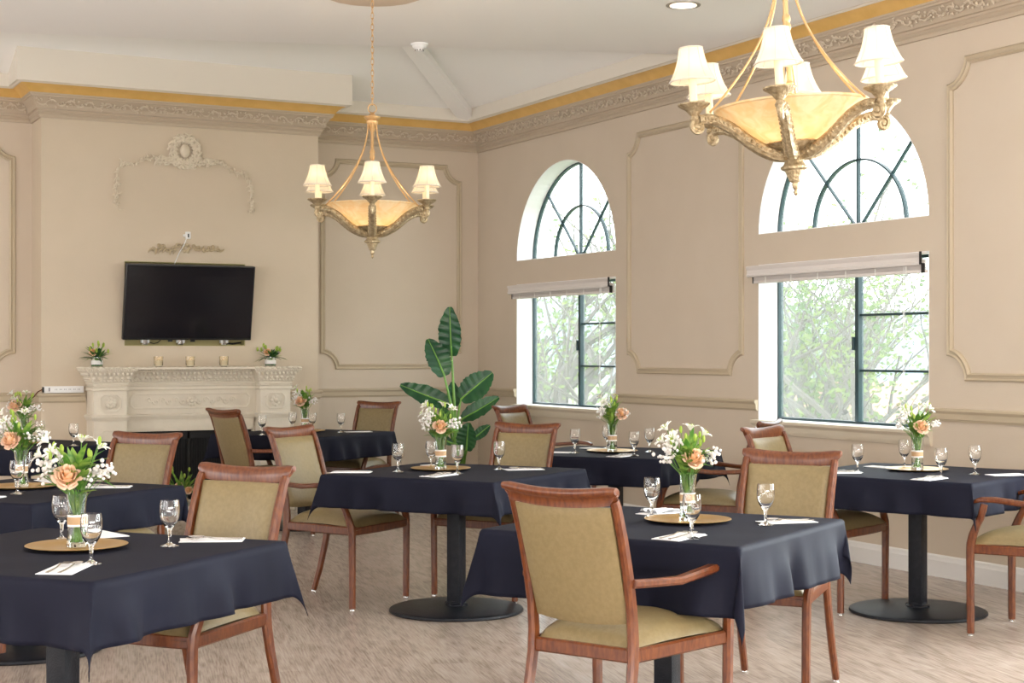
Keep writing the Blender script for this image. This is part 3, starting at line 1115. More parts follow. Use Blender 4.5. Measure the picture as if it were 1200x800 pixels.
ps = thing('power_strip', 'white power strip lying on the chair rail left of the mantel', 'power strip', (2.69, BY - .018, 1.030))
MB().bounds((-.165, -.018, 0), (.155, .014, .056)).build('strip_body', M['white'], ps, bevel=.004)
MB().bounds((-.178, -.018, .006), (-.166, .014, .050)).build('end_cap', M['black'], ps, bevel=.002)
k = MB()
for x in (-.125,):
    k.bounds((x - .006, -.0195, .014), (x + .006, -.0175, .044))
for i in range(6):
    x = -.07 + i * .037
    k.bounds((x - .008, -.0190, .024), (x - .004, -.0175, .034)); k.bounds((x + .004, -.0190, .024), (x + .008, -.0175, .034))
k.build('outlet_slots', mat('slot_grey', (.25, .25, .27), .5), ps)
MB().tube([(-.178, 0, .03), (-.21, .02, .01), (-.235, .05, -.03), (-.25, .09, -.05)], .005, 6).build('strip_cord', M['wood'], ps)


# candle holders on the mantel shelf
def votive(x, label):
    t = thing('candle_holder', label, 'candle holder', (x, 12.90, 1.2405), 0, 'glass candle holders on the mantel shelf')
    t.scale = (1.15, 1.15, 1.2)
    MB().lathe([(.024, 0), (.030, .004), (.033, .02), (.034, .075), (.031, .075), (.030, .022), (.022, .008)], 20).build('glass_cup', M['amber'], t)
    MB().lathe([(.001, .0075), (.026, .0085), (.026, .045), (.001, .046)], 16).tube([(0, 0, .045), (0, 0, .055)], .001, 5).build('candle', M['wax'], t)
    return t


v0 = votive(3.420, 'left glass candle holder of the three on the mantel shelf')
dup(v0, (3.690, 12.90, 1.2405), 0, 'middle glass candle holder of the three on the mantel shelf')
dup(v0, (3.982, 12.90, 1.2405), 0, 'right glass candle holder of the three on the mantel shelf')


# ================================================================== FLOWERS
def rose(parent, loc, r, tilt=(0, 0), seed=0):
    rr = random.Random(seed)
    mb = MB()
    layers = [(3, .24, 150, 1.00), (4, .42, 132, .98), (5, .60, 112, .92), (5, .80, 94, .84), (6, 1.0, 76, .74)]
    for li, (n, rad, tmax, hh) in enumerate(layers):
        for k in range(n):
            a0 = 2 * pi * k / n + li * 0.7 + rr.uniform(-.15, .15)
            wid = pi / n * 1.35
            rk = rad * rr.uniform(.95, 1.05)
            def fn(u, v, a0=a0, wid=wid, rad=rk, tmax=tmax, hh=hh):
                s_ = 2 * u - 1
                a_ = a0 + s_ * wid * (.4 + .6 * sin(pi * min(v * .8 + .12, 1)))
                th = radians(12 + (tmax - 12) * v * (1 - .16 * s_ ** 4))
                q = r * rad * sin(min(th, pi * .5 + (th - pi * .5) * .5)) * (1 + .10 * s_ * (1 if k % 2 else -1))
                z = -r * .80 * hh * cos(th) + r * (.38 * (1 - rad))
                curl = max(0, v - .78) / .22
                return ((q + r * .16 * curl * curl * rad) * cos(a_), (q + r * .16 * curl * curl * rad) * sin(a_), z - r * .10 * curl * curl * rad)
            mb.grid(fn, 6, 9)
    o = mb.build('rose', M['rose'], parent, angle=80, fix=False)
    o.location = loc
    o.rotation_euler = (tilt[0], tilt[1], rr.uniform(0, 6))
    sp = MB()
    for k in range(5):
        a_ = 2 * pi * k / 5
        sp.tube([(0, 0, -r * .5), (r * .35 * cos(a_), r * .35 * sin(a_), -r * .5), (r * .7 * cos(a_), r * .7 * sin(a_), -r * .42)], [.003, .004, .001], 5)
    sp.build('sepal', M['leaf'], o)
    return o


def lily(parent, loc, dirv, r, seed, name='lily'):
    rr = random.Random(seed)
    dv = Vector(dirv).normalized()
    q = dv.to_track_quat('Z', 'Y').to_matrix()
    mb = MB()
    for k in range(6):
        a0 = 2 * pi * k / 6 + rr.uniform(-.1, .1)
        wd = r * (.30 if k % 2 else .22)
        ca, sa = cos(a0), sin(a0)
        def fn(u, v):
            w_ = wd * sin(pi * (v * .88 + .06)) ** .8 * (2 * u - 1)
            rad = r * (.08 + .9 * v ** 1.6)
            z = r * (.95 * v - .35 * v ** 3) + .25 * abs(2 * u - 1) * wd
            return q @ Vector((rad * ca - w_ * sa, rad * sa + w_ * ca, z))
        mb.grid(fn, 4, 6)
    o = mb.build(name, M['petal'], parent, angle=80, fix=False)
    o.location = loc
    st = MB()
    for k in range(5):
        a_ = k * 1.25
        st.tube([(0, 0, 0), q @ Vector((r * .15 * cos(a_), r * .15 * sin(a_), r * .5)), q @ Vector((r * .3 * cos(a_), r * .3 * sin(a_), r * .75))], [.0008, .0008, .0014], 4)
    st.build('stamen', M['lime'], o)
    return o


def leaf_blade(mb, base, dirv, L, wd, bend=.3, fold=.25, up=(0, 0, 1), n=7):
    d_ = Vector(dirv).normalized()
    u_ = Vector(up)
    sd = d_.cross(u_)
    if sd.length < .05: sd = Vector((1, 0, 0))
    sd.normalize()
    nm = sd.cross(d_).normalized()
    base = Vector(base)
    vs, fs = [], []
    for i in range(n + 1):
        u = i / n
        c = base + d_ * L * u - nm * bend * L * u * u
        w_ = wd * sin(pi * (u ** .8 * .96 + .02)) * .5
        vs += [c + sd * w_ + nm * fold * w_, c, c - sd * w_ + nm * fold * w_]
    for i in range(n):
        a_ = i * 3
        fs += [(a_, a_ + 1, a_ + 4, a_ + 3), (a_ + 1, a_ + 2, a_ + 5, a_ + 4)]
    mb.add(vs, fs)


def vase(loc, rz, label, where, kind='tall'):
    t = thing('glass_vase', label, 'vase', loc, rz, 'glass vases of the flower arrangements')
    if kind == 'tall':
        out = [(.030, 0), (.032, .003), (.0315, .03), (.0275, .08), (.0285, .12), (.034, .172)]
        inn = [(.0310, .172), (.0258, .12), (.0250, .08), (.0285, .03), (.0280, .012)]
        MB().lathe(out + inn, 24).build('glass_body', M['vglass'], t)
        MB().lathe([(.0295, .066), (.0295, .104), (.0288, .104), (.0290, .066)], 24).build('lace_band', M['lace'], t)
        MB().lathe([(.0302, .073), (.0302, .097), (.0296, .097), (.0296, .073)], 24).build('ribbon', M['burlap'], t)
    else:
        MB().lathe([(.045, 0), (.047, .004), (.047, .085), (.044, .085), (.044, .010)], 26).build('glass_body', M['vglass'], t)
        MB().lathe([(.0478, .024), (.0478, .058), (.0472, .058), (.0472, .024)], 26).build('ribbon', M['burlap'] if kind == 'low' else M['lace'], t)
        MB().lathe([(.001, .011), (.043, .011), (.043, .026), (.001, .03)], 20).build('pebbles', M['darkleaf'], t)
    return t


def bouquet(loc, rz, label, seed, s=1.0, rose_at=(.045, -.01, .245), rose_r=.036, wide=1.0, nlily=4, long_leaf=False):
    """tall mixed bouquet; local +X faces the camera"""
    rr = random.Random(seed)
    t = thing('flower_bouquet', label, 'flowers', loc, rz, 'mixed bouquets in the tall vases')
    st = MB(); lf = MB(); fl = MB(); sp_ = MB(); bd = MB()
    tops = []
    def stem(ex, ey, ez, r_=.0016):
        a_ = rr.uniform(0, 6.28)
        bx, by = .018 * cos(a_), .018 * sin(a_)
        kx, ky = -bx * .5 + ex * .12, -by * .5 + ey * .12
        st.tube([(bx, by, .016), (kx * .6, ky * .6, .10), (ex * .28, ey * .28, .168), (ex * .65, ey * .65, .16 + (ez - .16) * .6), (ex, ey, ez)], r_, 5)
    stem(rose_at[0], rose_at[1], rose_at[2] - .01, .0028)
    for k in range(12):
        stem(rr.uniform(-.02, .02), rr.uniform(-.02, .02), .175, .002)
    # leaves: upright tips, side blades, low blades round the rim
    for k in range(46):
        a_ = rr.uniform(0, 6.28)
        el = rr.choice([.3, .6, .9, 1.15, 1.3])
        h0 = rr.uniform(.17, .26)
        rad = rr.uniform(.0, .03)
        leaf_blade(lf, (rad * cos(a_), rad * sin(a_) * wide, h0), (cos(el) * cos(a_), cos(el) * sin(a_) * wide, sin(el)), rr.uniform(.06, .105) * s, rr.uniform(.022, .040), rr.uniform(.0, .4))
    for k in range(8):     # leaves inside the vase
        a_ = rr.uniform(0, 6.28)
        leaf_blade(lf, (.012 * cos(a_), .012 * sin(a_), rr.uniform(.09, .13)), (.15 * cos(a_), .15 * sin(a_), 1), .06, .012, .05)
    if long_leaf:
        leaf_blade(lf, (.0, .03, .235), (.3, 1, -.25), .12, .016, .15)
        leaf_blade(lf, (.0, -.03, .205), (.2, -1, .35), .08, .014, .2)
    # lilies towards the top and right (+y is picture left)
    LP = [(-.01, -.075, .335), (.02, -.055, .300), (-.01, .01, .335), (.0, .055, .315), (.0, -.09, .29)][:nlily]
    for i, p in enumerate(LP):
        p = (p[0] * s, p[1] * s * wide, .16 + (p[2] - .16) * s)
        stem(p[0], p[1], p[2])
        lily(t, p, (p[0] + .03 * rr.uniform(-1, 1) + .035, p[1], .05 + rr.uniform(0, .05)), .033, seed * 10 + i)
    for k in range(9):
        a_ = rr.uniform(-2.6, 2.6)
        q = rr.uniform(.03, .075)
        p = Vector((q * cos(a_), q * sin(a_) * wide, rr.uniform(.28, .35)))
        stem(p.x, p.y, p.z, .001)
        st.cur = 1; st.sphere(p, .008, 6, 5, (.8, .8, 1.8)); st.cur = 0
    # sprays of little white blossom
    for (cy_, cz_, n) in ((-.075, .265, 34), (.085, .245, 26), (-.045, .30, 22), (.045, .235, 18), (-.085, .230, 14)):
        for k in range(n):
            p = (rr.gauss(.02, .02), cy_ * wide * s + rr.gauss(0, .015), .16 + (cz_ - .16) * s + rr.gauss(0, .014))
            fl.sphere(p, rr.uniform(.0042, .0082), 6, 4)
        for k in range(4):
            stem(.02 + rr.gauss(0, .01), cy_ * wide * s + rr.gauss(0, .012), .16 + (cz_ - .16) * s, .0009)
    st.build('budding_stems', [M['stem'], M['lime']], t, fix=False)
    lf.build('leaves', M['leaf'], t, angle=60, fix=False)
    tag(fl.build('blossom_sprays', M['filler'], t, fix=False), kind='stuff')
    tilt = (0, radians(50))
    ro = rose(t, rose_at, rose_r, (0, 0), seed)
    ro.rotation_euler = (radians(rr.uniform(-15, 15)), radians(48), 0)
    return t


def low_bouquet(loc, rz, label, seed, n_rose, s=1.0, rim=.085):
    rr = random.Random(seed)
    t = thing('flower_bouquet', label, 'flowers', loc, rz, 'low arrangements at the fireplace')
    lf = MB(); lm = MB(); st = MB(); bd = MB()
    for k in range(46):
        a_ = rr.uniform(0, 6.28); el = rr.uniform(.0, 1.35)
        leaf_blade(lf if k % 3 else lm, (.02 * cos(a_), .02 * sin(a_), rim - .01), (cos(el) * cos(a_), cos(el) * sin(a_), sin(el)), rr.uniform(.07, .13) * s, rr.uniform(.022, .036), rr.uniform(.1, .45))
    for k in range(8):
        a_ = rr.uniform(-2, 2); el = rr.uniform(.5, 1.3)
        L_ = rr.uniform(.09, .13) * s
        p = (L_ * cos(el) * cos(a_), L_ * cos(el) * sin(a_), rim + L_ * sin(el))
        st.tube([(0, 0, .03), (p[0] * .4, p[1] * .4, rim + .02), p], .0018, 5)
        st.cur = 1; st.sphere(p, .013, 7, 5, (.8, .8, 1.5)); st.cur = 0
    for k in range(8):
        a_ = rr.uniform(0, 6.28)
        st.tube([(.02 * cos(a_), .02 * sin(a_), .030), (.01 * sin(a_), .01 * cos(a_), rim)], .003, 5)
    st.build('budding_stems', [M['stem'], M['lime']], t, fix=False); lf.build('leaves', M['darkleaf'] if s < 1.5 else M['leaf'], t, angle=60, fix=False)
    lm.build('young_leaves', M['leaf'], t, angle=60, fix=False)
    for i in range(n_rose):
        p = [(.055, -.02, rim + .045), (.05, -.06 * s, rim + .01), (.045, .06, rim + .01)][i]
        ro = rose(t, p, .032, (0, 0), seed + i)
        ro.rotation_euler = (0, radians(60), 0)
    return t


CAMDIR = radians(62.35 + 180)


# ================================================================== TABLES
ZT = 0.737      # cloth surface
TILT = {}


def table(x, y, ang, label, half=.50):
    t = thing('pedestal_table', label, 'table', (x, y, 0), ang, 'square pedestal tables')
    MB().bounds((-half, -half, ZT - .036), (half, half, ZT - .006)).build('table_top', M['tabletop'], t, bevel=.006)
    MB().bounds((-.038, -.038, .03), (.038, .038, ZT - .045)).build('column', M['iron'], t, bevel=.008)
    MB().lathe([(.001, .0), (.350, .0), (.356, .006), (.352, .016), (.335, .022), (.12, .032), (.001, .034)], 56).build('base_plate', M['iron'], t)
    k = MB().lathe([(.062, .030), (.062, .038), (.046, .046), (.042, .055)], 20)
    for a_ in range(4):
        k.tube([(.05 * cos(a_ * pi / 2), .05 * sin(a_ * pi / 2), .034), (.066 * cos(a_ * pi / 2), .066 * sin(a_ * pi / 2), .040)], .008, 6)
    k.build('foot_collar', M['iron'], t)
    MB().bounds((-.26, -.03, ZT - .052), (.26, .03, ZT - .0365)).bounds((-.03, -.26, ZT - .052), (.03, .26, ZT - .0365)).build('top_spider', M['iron'], t)
    return t


def tablecloth(x, y, ang, label, seed, ov=.17, half=.505, shift=(0, 0), obst=(), corner=.20, flare=.03):
    rr = random.Random(seed)
    ph = [rr.uniform(0, 6.28) for _ in range(12)]
    C = half + ov
    n = 96
    r0 = .012
    def drop(e, out):       # e: distance past the edge -> horizontal travel, height
        if e < r0 * pi / 2:
            a_ = e / r0
            return r0 * sin(a_), -r0 * (1 - cos(a_))
        e2 = e - r0 * pi / 2
        return r0 + out * e2, -r0 - e2 * sqrt(max(1 - out * out, .1))
    def ripple(s_, side_, e):
        q = ph[side_ * 3]; q2 = ph[side_ * 3 + 1]; q3 = ph[side_ * 3 + 2]
        v_ = .55 * sin(s_ * 13 + q + 3 * e) + .45 * sin(s_ * 27 + q2 - 2 * e) + .45 * abs(sin(s_ * 19 + q3)) ** 3
        return v_
    vs = []
    for i in range(n + 1):
        for j in range(n + 1):
            cu = -C + 2 * C * i / n + shift[0]
            cv = -C + 2 * C * j / n + shift[1]
            ex = abs(cu) - half; ey = abs(cv) - half
            sx = 1 if cu > 0 else -1; sy = 1 if cv > 0 else -1
            z = 0
            if ex <= 0 and ey <= 0:
                px, py = cu, cv
                z = .0012 * sin(cu * 9 + ph[0]) * sin(cv * 7 + ph[1]) + .0015 * noise.noise((cu * 5, cv * 5, seed))
                z = max(z, -.001)
                # soft ironed creases
            elif ex > 0 and ey <= 0:
                o = flare + .19 * ripple(cv, 0 if sx > 0 else 1, ex) * min(1, ex / .12)
                h, z = drop(ex, max(-.25, min(o, .5)))
                px, py = sx * (half + h), cv
            elif ey > 0 and ex <= 0:
                o = flare + .19 * ripple(cu, 2 if sy > 0 else 3, ey) * min(1, ey / .12)
                h, z = drop(ey, max(-.25, min(o, .5)))
                px, py = cu, sy * (half + h)
            else:
                r_ = hypot(ex, ey); f = atan2(ey, ex)
                ox = (flare + .19 * ripple(sy * half, 0 if sx > 0 else 1, ex) * min(1, r_ / .12)) * cos(f) ** 2
                oy = (flare + .19 * ripple(sx * half, 2 if sy > 0 else 3, ey) * min(1, r_ / .12)) * sin(f) ** 2
                mag = corner * sin(2 * f) ** .9
                psi = pi / 2 - f
                hx = ox + mag * cos(psi); hy = oy + mag * sin(psi)
                hh = hypot(hx, hy)
                if hh > .8: hx *= .8 / hh; hy *= .8 / hh; hh = .8
                e2 = max(0, r_ - r0 * pi / 2)
                a_ = min(r_ / r0, pi / 2)
                bx = r0 * sin(a_)
                px = sx * (half + bx * cos(f) + hx * e2); py = sy * (half + bx * sin(f) + hy * e2)
                z = -r0 * (1 - cos(a_)) - e2 * sqrt(max(1 - hh * hh, .1))
            # where a chair arm pushes the hanging cloth outwards
            for (ax, ay, az, rad, nx, ny, amt) in obst:
                wz = z + ZT
                dd = sqrt((px - ax) ** 2 + (py - ay) ** 2 + ((wz - az) * .7) ** 2) / rad
                if dd < 1 and z < -.01:
                    k_ = (1 - dd * dd) ** 2 * amt
                    px += nx * k_; py += ny * k_; z += k_ * .45
            vs.append((px, py, z))
    fs = [(i * (n + 1) + j, (i + 1) * (n + 1) + j, (i + 1) * (n + 1) + j + 1, i * (n + 1) + j + 1) for i in range(n) for j in range(n)]
    me = bpy.data.meshes.new('tablecloth')
    me.from_pydata(vs, [], fs)
    me.materials.append(M['cloth'])
    me.shade_smooth()
    o = bpy.data.objects.new('tablecloth', me)
    COL.objects.link(o)
    o.location = (x, y, ZT)
    o.rotation_euler = (0, 0, ang)
    so = o.modifiers.new('thickness', 'SOLIDIFY')
    so.thickness = .0022
    so.offset = -1
    tag(o, label, 'tablecloth', 'navy tablecloths')
    return o


TB = [  # key, x, y, angle, description of the table, cloth seed, overhang
    ('T1', 1.03, 5.04, 39.5, 'nearest table at lower left', 1),
    ('T2', 1.33, 7.36, 37.0, 'second table back on the left side', 2),
    ('T3', 1.98, 11.0, 33.0, 'farthest table on the left', 3),
    ('T4', 3.56, 7.43, 33.7, 'centre table', 4),
    ('T5', 3.165, 4.81, 31.0, 'front table right of centre', 5),
    ('T6', 5.69, 6.26, 23.0, 'far right table', 6),
    ('T7', 5.14, 8.40, 34.7, 'far table under the left window', 7),
    ('T8', 4.22, 11.57, 33.0, 'far table before the fireplace', 8),
]
TD = {k: (x, y, radians(a_), d_, s_) for (k, x, y, a_, d_, s_) in TB}
OB = {}
for k, (x, y, a_, d_, s_) in TD.items():
    table(x, y, a_, 'black pedestal table under the cloth, ' + d_, half=.487 if k == 'T5' else .50)
    sh = {'T1': (0.0, .0), 'T5': (-.045, -.02)}.get(k, (0, 0))
    tablecloth(x, y, a_, 'navy tablecloth draped over the ' + d_, s_, shift=sh, obst=OB.get(k, ()), ov=.195 if k in ('T1', 'T5', 'T8') else .175, half=.492 if k == 'T5' else .505)


# ================================================================== CHAIRS
def make_chair(label):
    t = thing('dining_armchair', label, 'chair', (0, 0, 0), 0, 'tan vinyl armchairs with cherry frames')
    for sg in (-1, 1):
        MB().bar([(-.345, sg * .200, .012), (-.300, sg * .197, .14), (-.258, sg * .194, .30), (-.240, sg * .191, .40), (-.238, sg * .190, .47), (-.246, sg * .190, .56), (-.268, sg * .191, .67),
                  (-.302, sg * .192, .79), (-.338, sg * .193, .89), (-.352, sg * .193, .915)], (0, 1, 0), .027, [.032, .034, .038, .042, .042, .040, .038, .036, .034, .032]).build('back_post', M['wood'], t)
        # front leg runs up and sweeps back into the arm
        p = [(.245, sg * .258, .012), (.246, sg * .259, .20), (.246, sg * .261, .40), (.242, sg * .264, .445), (.230, sg * .270, .485), (.212, sg * .273, .53), (.188, sg * .275, .575), (.176, sg * .275, .615), (.170, sg * .275, .640)]
        MB().bar(p, (0, 1, 0), .030, [.034, .035, .038, .040, .038, .034, .032, .032, .032]).build('leg', M['wood'], t)
        MB().bar([(.215, sg * .277, .652), (.180, sg * .277, .662), (.12, sg * .276, .664), (.03, sg * .272, .656), (-.08, sg * .264, .646), (-.18, sg * .222, .646), (-.262, sg * .203, .650)], (0, 1, 0),
                 [.030, .040, .044, .042, .038, .034, .030], [.018, .024, .026, .026, .026, .026, .028]).build('armrest', M['wood'], t)
        for (gx, gy) in ((-.347, .200), (.245, .258)):
            MB().lathe([(.013, 0), (.015, .002), (.014, .006), (.008, .008), (.008, .013), (.013, .014), (.013, .020)], 12, (gx, sg * gy, 0)).build('glide', M['chrome'], t)
    rl_ = MB()
    rl_.bar([(.246, -.256, .420), (.258, -.13, .420), (.262, 0, .420), (.258, .13, .420), (.246, .256, .420)], (0, 0, 1), .046, .022)
    rl_.bar([(-.236, -.186, .420), (-.236, .186, .420)], (0, 0, 1), .046, .022)
    for sg in (-1, 1):
        rl_.bar([(-.236, sg * .190, .420), (.246, sg * .258, .420)], (0, 0, 1), .046, .022)
    rl_.build('seat_rail', M['wood'], t)
    def seat(u, v):
        x = -.232 + .488 * u
        hw_ = .180 + .072 * u
        y = (2 * v - 1) * hw_
        ex = abs(2 * u - 1); ey = abs(2 * v - 1)
        x += .012 * (1 - ey ** 2) * u
        cr = (1 - ex ** 5) ** .5 * (1 - ey ** 5) ** .5 if ex < 1 and ey < 1 else 0
        z = .440 + .056 * cr + .018 * (1 - ey ** 2) * (1 - ex ** 2) + .006 * sin(pi * u)
        return (x, y, z)
    s = MB().grid(seat, 26, 26)
    s.grid(lambda u, v: (-.225 + .49 * u, (2 * v - 1) * (.180 + .068 * u), .425), 1, 1)
    s.build('seat', M['vinyl'], t, angle=80, fix=False)
    # back cushion: curved slab between the posts
    def backp(u, v, side_):
        y = (2 * v - 1) * (.174 + .006 * u)
        z = .520 + .372 * u - .012 * (1 - (2 * v - 1) ** 2) * (1 - u)
        base = -.246 - (z - .56) * .28 - .03 * max(0, z - .56)
        cv = -.018 * (1 - (2 * v - 1) ** 2)
        ex = abs(2 * u - 1); ey = abs(2 * v - 1)
        puff = (1 - ex ** 6) ** .5 * (1 - ey ** 6) ** .5 if ex < 1 and ey < 1 else 0
        return (base + cv + (.008 + .024 * puff if side_ > 0 else -.006 - .008 * puff), y, z)
    bk = MB()
    bk.grid(lambda u, v: backp(u, v, 1), 22, 22)
    bk.grid(lambda u, v: backp(u, v, -1), 22, 22)
    for (fn) in ((lambda a_, b_: backp(a_, 0, 1 if b_ else -1)), (lambda a_, b_: backp(a_, 1, 1 if b_ else -1)), (lambda a_, b_: backp(0, a_, 1 if b_ else -1)), (lambda a_, b_: backp(1, a_, 1 if b_ else -1))):
        bk.grid(fn, 22, 1)
    bk.build('backrest', M['vinyl'], t, angle=50, fix=False)
    # rolled top rail with ears
    pr = [(.012, -.036), (.013, -.014), (.010, .006), (.001, .018), (-.012, .024), (-.026, .022), (-.033, .013), (-.031, .002), (-.022, -.005), (-.014, -.010), (-.010, -.020), (-.010, -.036)]
    rings = []
    for k in range(17):
        y = -.214 + .428 * k / 16
        q = abs(y) / .214
        end = 1 - .25 * max(0, (q - .86) / .14)
        x0 = -.352 - .020 * (1 - q * q) - .010 * max(0, (q - .8) / .2)
        z0 = .922 + .016 * q * q
        rings.append([(x0 + px * end, y, z0 + (pz * end if q < .93 else max(pz, -.006) * end)) for (px, pz) in pr])
    MB().rings(rings).build('top_rail', M['wood'], t, angle=50)
    return t


CH = [  # x, y, facing, label
    ('C8', 2.715, 4.395, 26, 'tan armchair seen from behind at front centre, its back towards the camera'),
    ('C1', 1.49, 5.335, 214, 'tan armchair facing the camera behind the nearest lower-left table'),
    ('C2', 1.77, 7.79, 217, 'tan armchair behind the second left table, in front of the mantel piers'),
    ('C3', 3.76, 11.14, 15, 'armchair seen from behind left of the fireplace-side table, leaning before the firebox'),
    ('C4', 3.15, 8.02, 303, 'armchair with shiny grey-lit back and full seat showing, left of the centre table'),
    ('C5', 4.78, 11.93, 213, 'farthest armchair against the plain back wall, right of the fireplace-side table'),
    ('C6', 4.01, 7.85, 213, 'armchair behind the centre table, right of its bouquet'),
    ('C7', 5.79, 10.45, 296, 'armchair of which only the top shows, just below the left window sill'),
    ('C9', 3.80, 5.08, 214, 'armchair behind the front right-of-centre table, facing the camera'),
    ('C10', 5.56, 7.95, 126, 'armchair in side view with arm and seat showing, between the two windows'),
    ('C11', 5.41, 6.70, 293, 'armchair on the window side of the far right table, back under the window'),
    ('C12', 5.78, 5.50, 113, 'armchair cut off by the right picture edge, curved arm towards the camera'),
    ('C13', .86, 7.29, 33, 'armchair at the left picture edge, only one leg showing under the cloth'),
]
c0 = make_chair(CH[0][4])
c0.location = (CH[0][1], CH[0][2], 0)
c0.rotation_euler = (0, 0, radians(CH[0][3]))
for (_, x, y, a_, lb) in CH[1:]:
    dup(c0, (x, y, 0), radians(a_), lb)


# ================================================================== TABLEWARE
def make_glass():
    t = thing('wine_glass', '', 'glass', (0, 0, 0), 0, 'stemmed water goblets on the tables')
    t.scale = (.95, .95, .95)
    out = [(.0010, .0), (.0305, .0), (.0315, .0012), (.030, .0025), (.015, .007), (.0065, .012), (.0048, .022), (.0052, .036), (.0065, .052), (.0095, .060), (.018, .069), (.027, .083), (.0325, .101), (.0345, .120), (.0335, .140), (.0305, .158)]
    inn = [(.0292, .158), (.0320, .140), (.0330, .120), (.0310, .101), (.0255, .085), (.016, .072), (.006, .066), (.001, .065)]
    MB().lathe(out + inn, 28).build('glass_body', M['glass'], t)
    return t


GL = [
    ('T1', 1.085, 5.33, 'behind the vase on the nearest lower-left table'), ('T1', 1.04, 4.685, 'in front of the charger on the nearest lower-left table'), ('T1', 1.362, 5.00, 'at the right side of the nearest lower-left table'),
    ('T4', 3.268, 7.53, 'at the left side of the centre table'), ('T4', 3.49, 7.27, 'in front of the bouquet on the centre table'), ('T4', 3.82, 7.44, 'right of the bouquet on the centre table'), ('T4', 3.52, 7.66, 'half behind the vase on the centre table'),
    ('T5', 3.24, 5.03, 'left of the bouquet on the front right-of-centre table'), ('T5', 2.985, 4.385, 'in front of the charger on the front right-of-centre table'), ('T5', 3.455, 4.60, 'right of the charger, before the chair back, on the front right-of-centre table'),
    ('T6', 5.37, 6.36, 'leftmost on the far right table'), ('T6', 5.84, 6.53, 'directly left of the vase on the far right table'), ('T6', 5.52, 5.905, 'directly right of the vase on the far right table'), ('T6', 5.83, 5.99, 'rightmost on the far right table'),
    ('T7', 4.85, 8.41, 'leftmost on the far table under the left window'), ('T7', 5.27, 8.72, 'behind the charger on the far table under the left window'), ('T7', 5.02, 7.99, 'in front of the charger on the far table under the left window'), ('T7', 5.33, 8.30, 'rightmost on the far table under the left window'),
    ('T8', 3.80, 11.34, 'leftmost on the table before the fireplace'), ('T8', 4.20, 11.78, 'left beside the vase on the table before the fireplace'), ('T8', 4.33, 11.68, 'right beside the vase on the table before the fireplace'), ('T8', 4.47, 11.42, 'rightmost on the table before the fireplace'),
    ('T3', 2.12, 11.15, 'left one on the farthest left table'), ('T3', 2.24, 10.62, 'right one on the farthest left table'),
    ('T2', 1.26, 7.14, 'in front of the vase on the second left table'), ('T2', 1.40, 7.72, 'behind the vase on the second left table'),
]
GZ = ZT + .001
g0 = None
for (k, x, y, lb) in GL:
    if g0 is None:
        g0 = make_glass(); g0.location = (x, y, GZ); g0['label'] = 'clear stemmed goblet ' + lb
    else:
        dup(g0, (x, y, GZ), R.uniform(0, 6), 'clear stemmed goblet ' + lb)


def charger(x, y, label):
    t = thing('charger_plate', label, 'plate', (x, y, GZ), 0, 'gold charger plates')
    MB().lathe([(.001, .0), (.105, .0), (.112, .004), (.155, .009), (.162, .0115), (.160, .0128), (.150, .0118), (.112, .0075), (.104, .0035), (.001, .003)], 64).build('plate_body', M['plate'], t)
    return t


CPS = {'T1': (1.085, 5.095), 'T2': (1.335, 7.46), 'T3': (1.99, 11.02), 'T4': (3.53, 7.56), 'T5': (3.27, 4.83), 'T6': (5.755, 6.335), 'T7': (5.115, 8.40), 'T8': (4.26, 11.66)}
p0 = None
for k, (x, y) in CPS.items():
    lb = 'round gold charger plate on the ' + TD[k][3]
    if p0 is None: p0 = charger(x, y, lb)
    else: dup(p0, (x, y, GZ), 0, lb)

VZ = GZ + .0040
vt = None
for i, (k, (x, y)) in enumerate(CPS.items()):
    # vase stands a little right of the plate's middle on the nearer tables
    lb = 'tall clear vase with burlap band on the ' + TD[k][3]
    if vt is None: vt = vase((x, y, VZ), CAMDIR, lb, k)
    else: dup(vt, (x, y, VZ), CAMDIR, lb)
BQ = {
    'T1': dict(seed=11, rose_at=(.05, -.015, .235), rose_r=.045, wide=1.25, nlily=5, long_leaf=True),
    'T2': dict(seed=12, rose_at=(.055, -.035, .225), rose_r=.045, wide=1.2, nlily=3),
    'T3': dict(seed=13, rose_at=(.05, -.05, .265), rose_r=.045, wide=1.1, nlily=3),
    'T4': dict(seed=14, rose_at=(.05, .0, .235), rose_r=.040, wide=1.0, nlily=5),
    'T5': dict(seed=15, rose_at=(.05, .02, .240), rose_r=.040, wide=1.0, nlily=5),
    'T6': dict(seed=16, rose_at=(.05, .012, .235), rose_r=.040, wide=1.1, nlily=4),
    'T7': dict(seed=17, rose_at=(.04, .055, .245), rose_r=.040, wide=.9, nlily=3),
    'T8': dict(seed=18, rose_at=(.045, -.03, .245), rose_r=.045, wide=.9, nlily=2),
}
for k, (x, y) in CPS.items():
    bouquet((x, y, VZ), CAMDIR, 'white lilies and a peach rose on the ' + TD[k][3], **BQ[k])

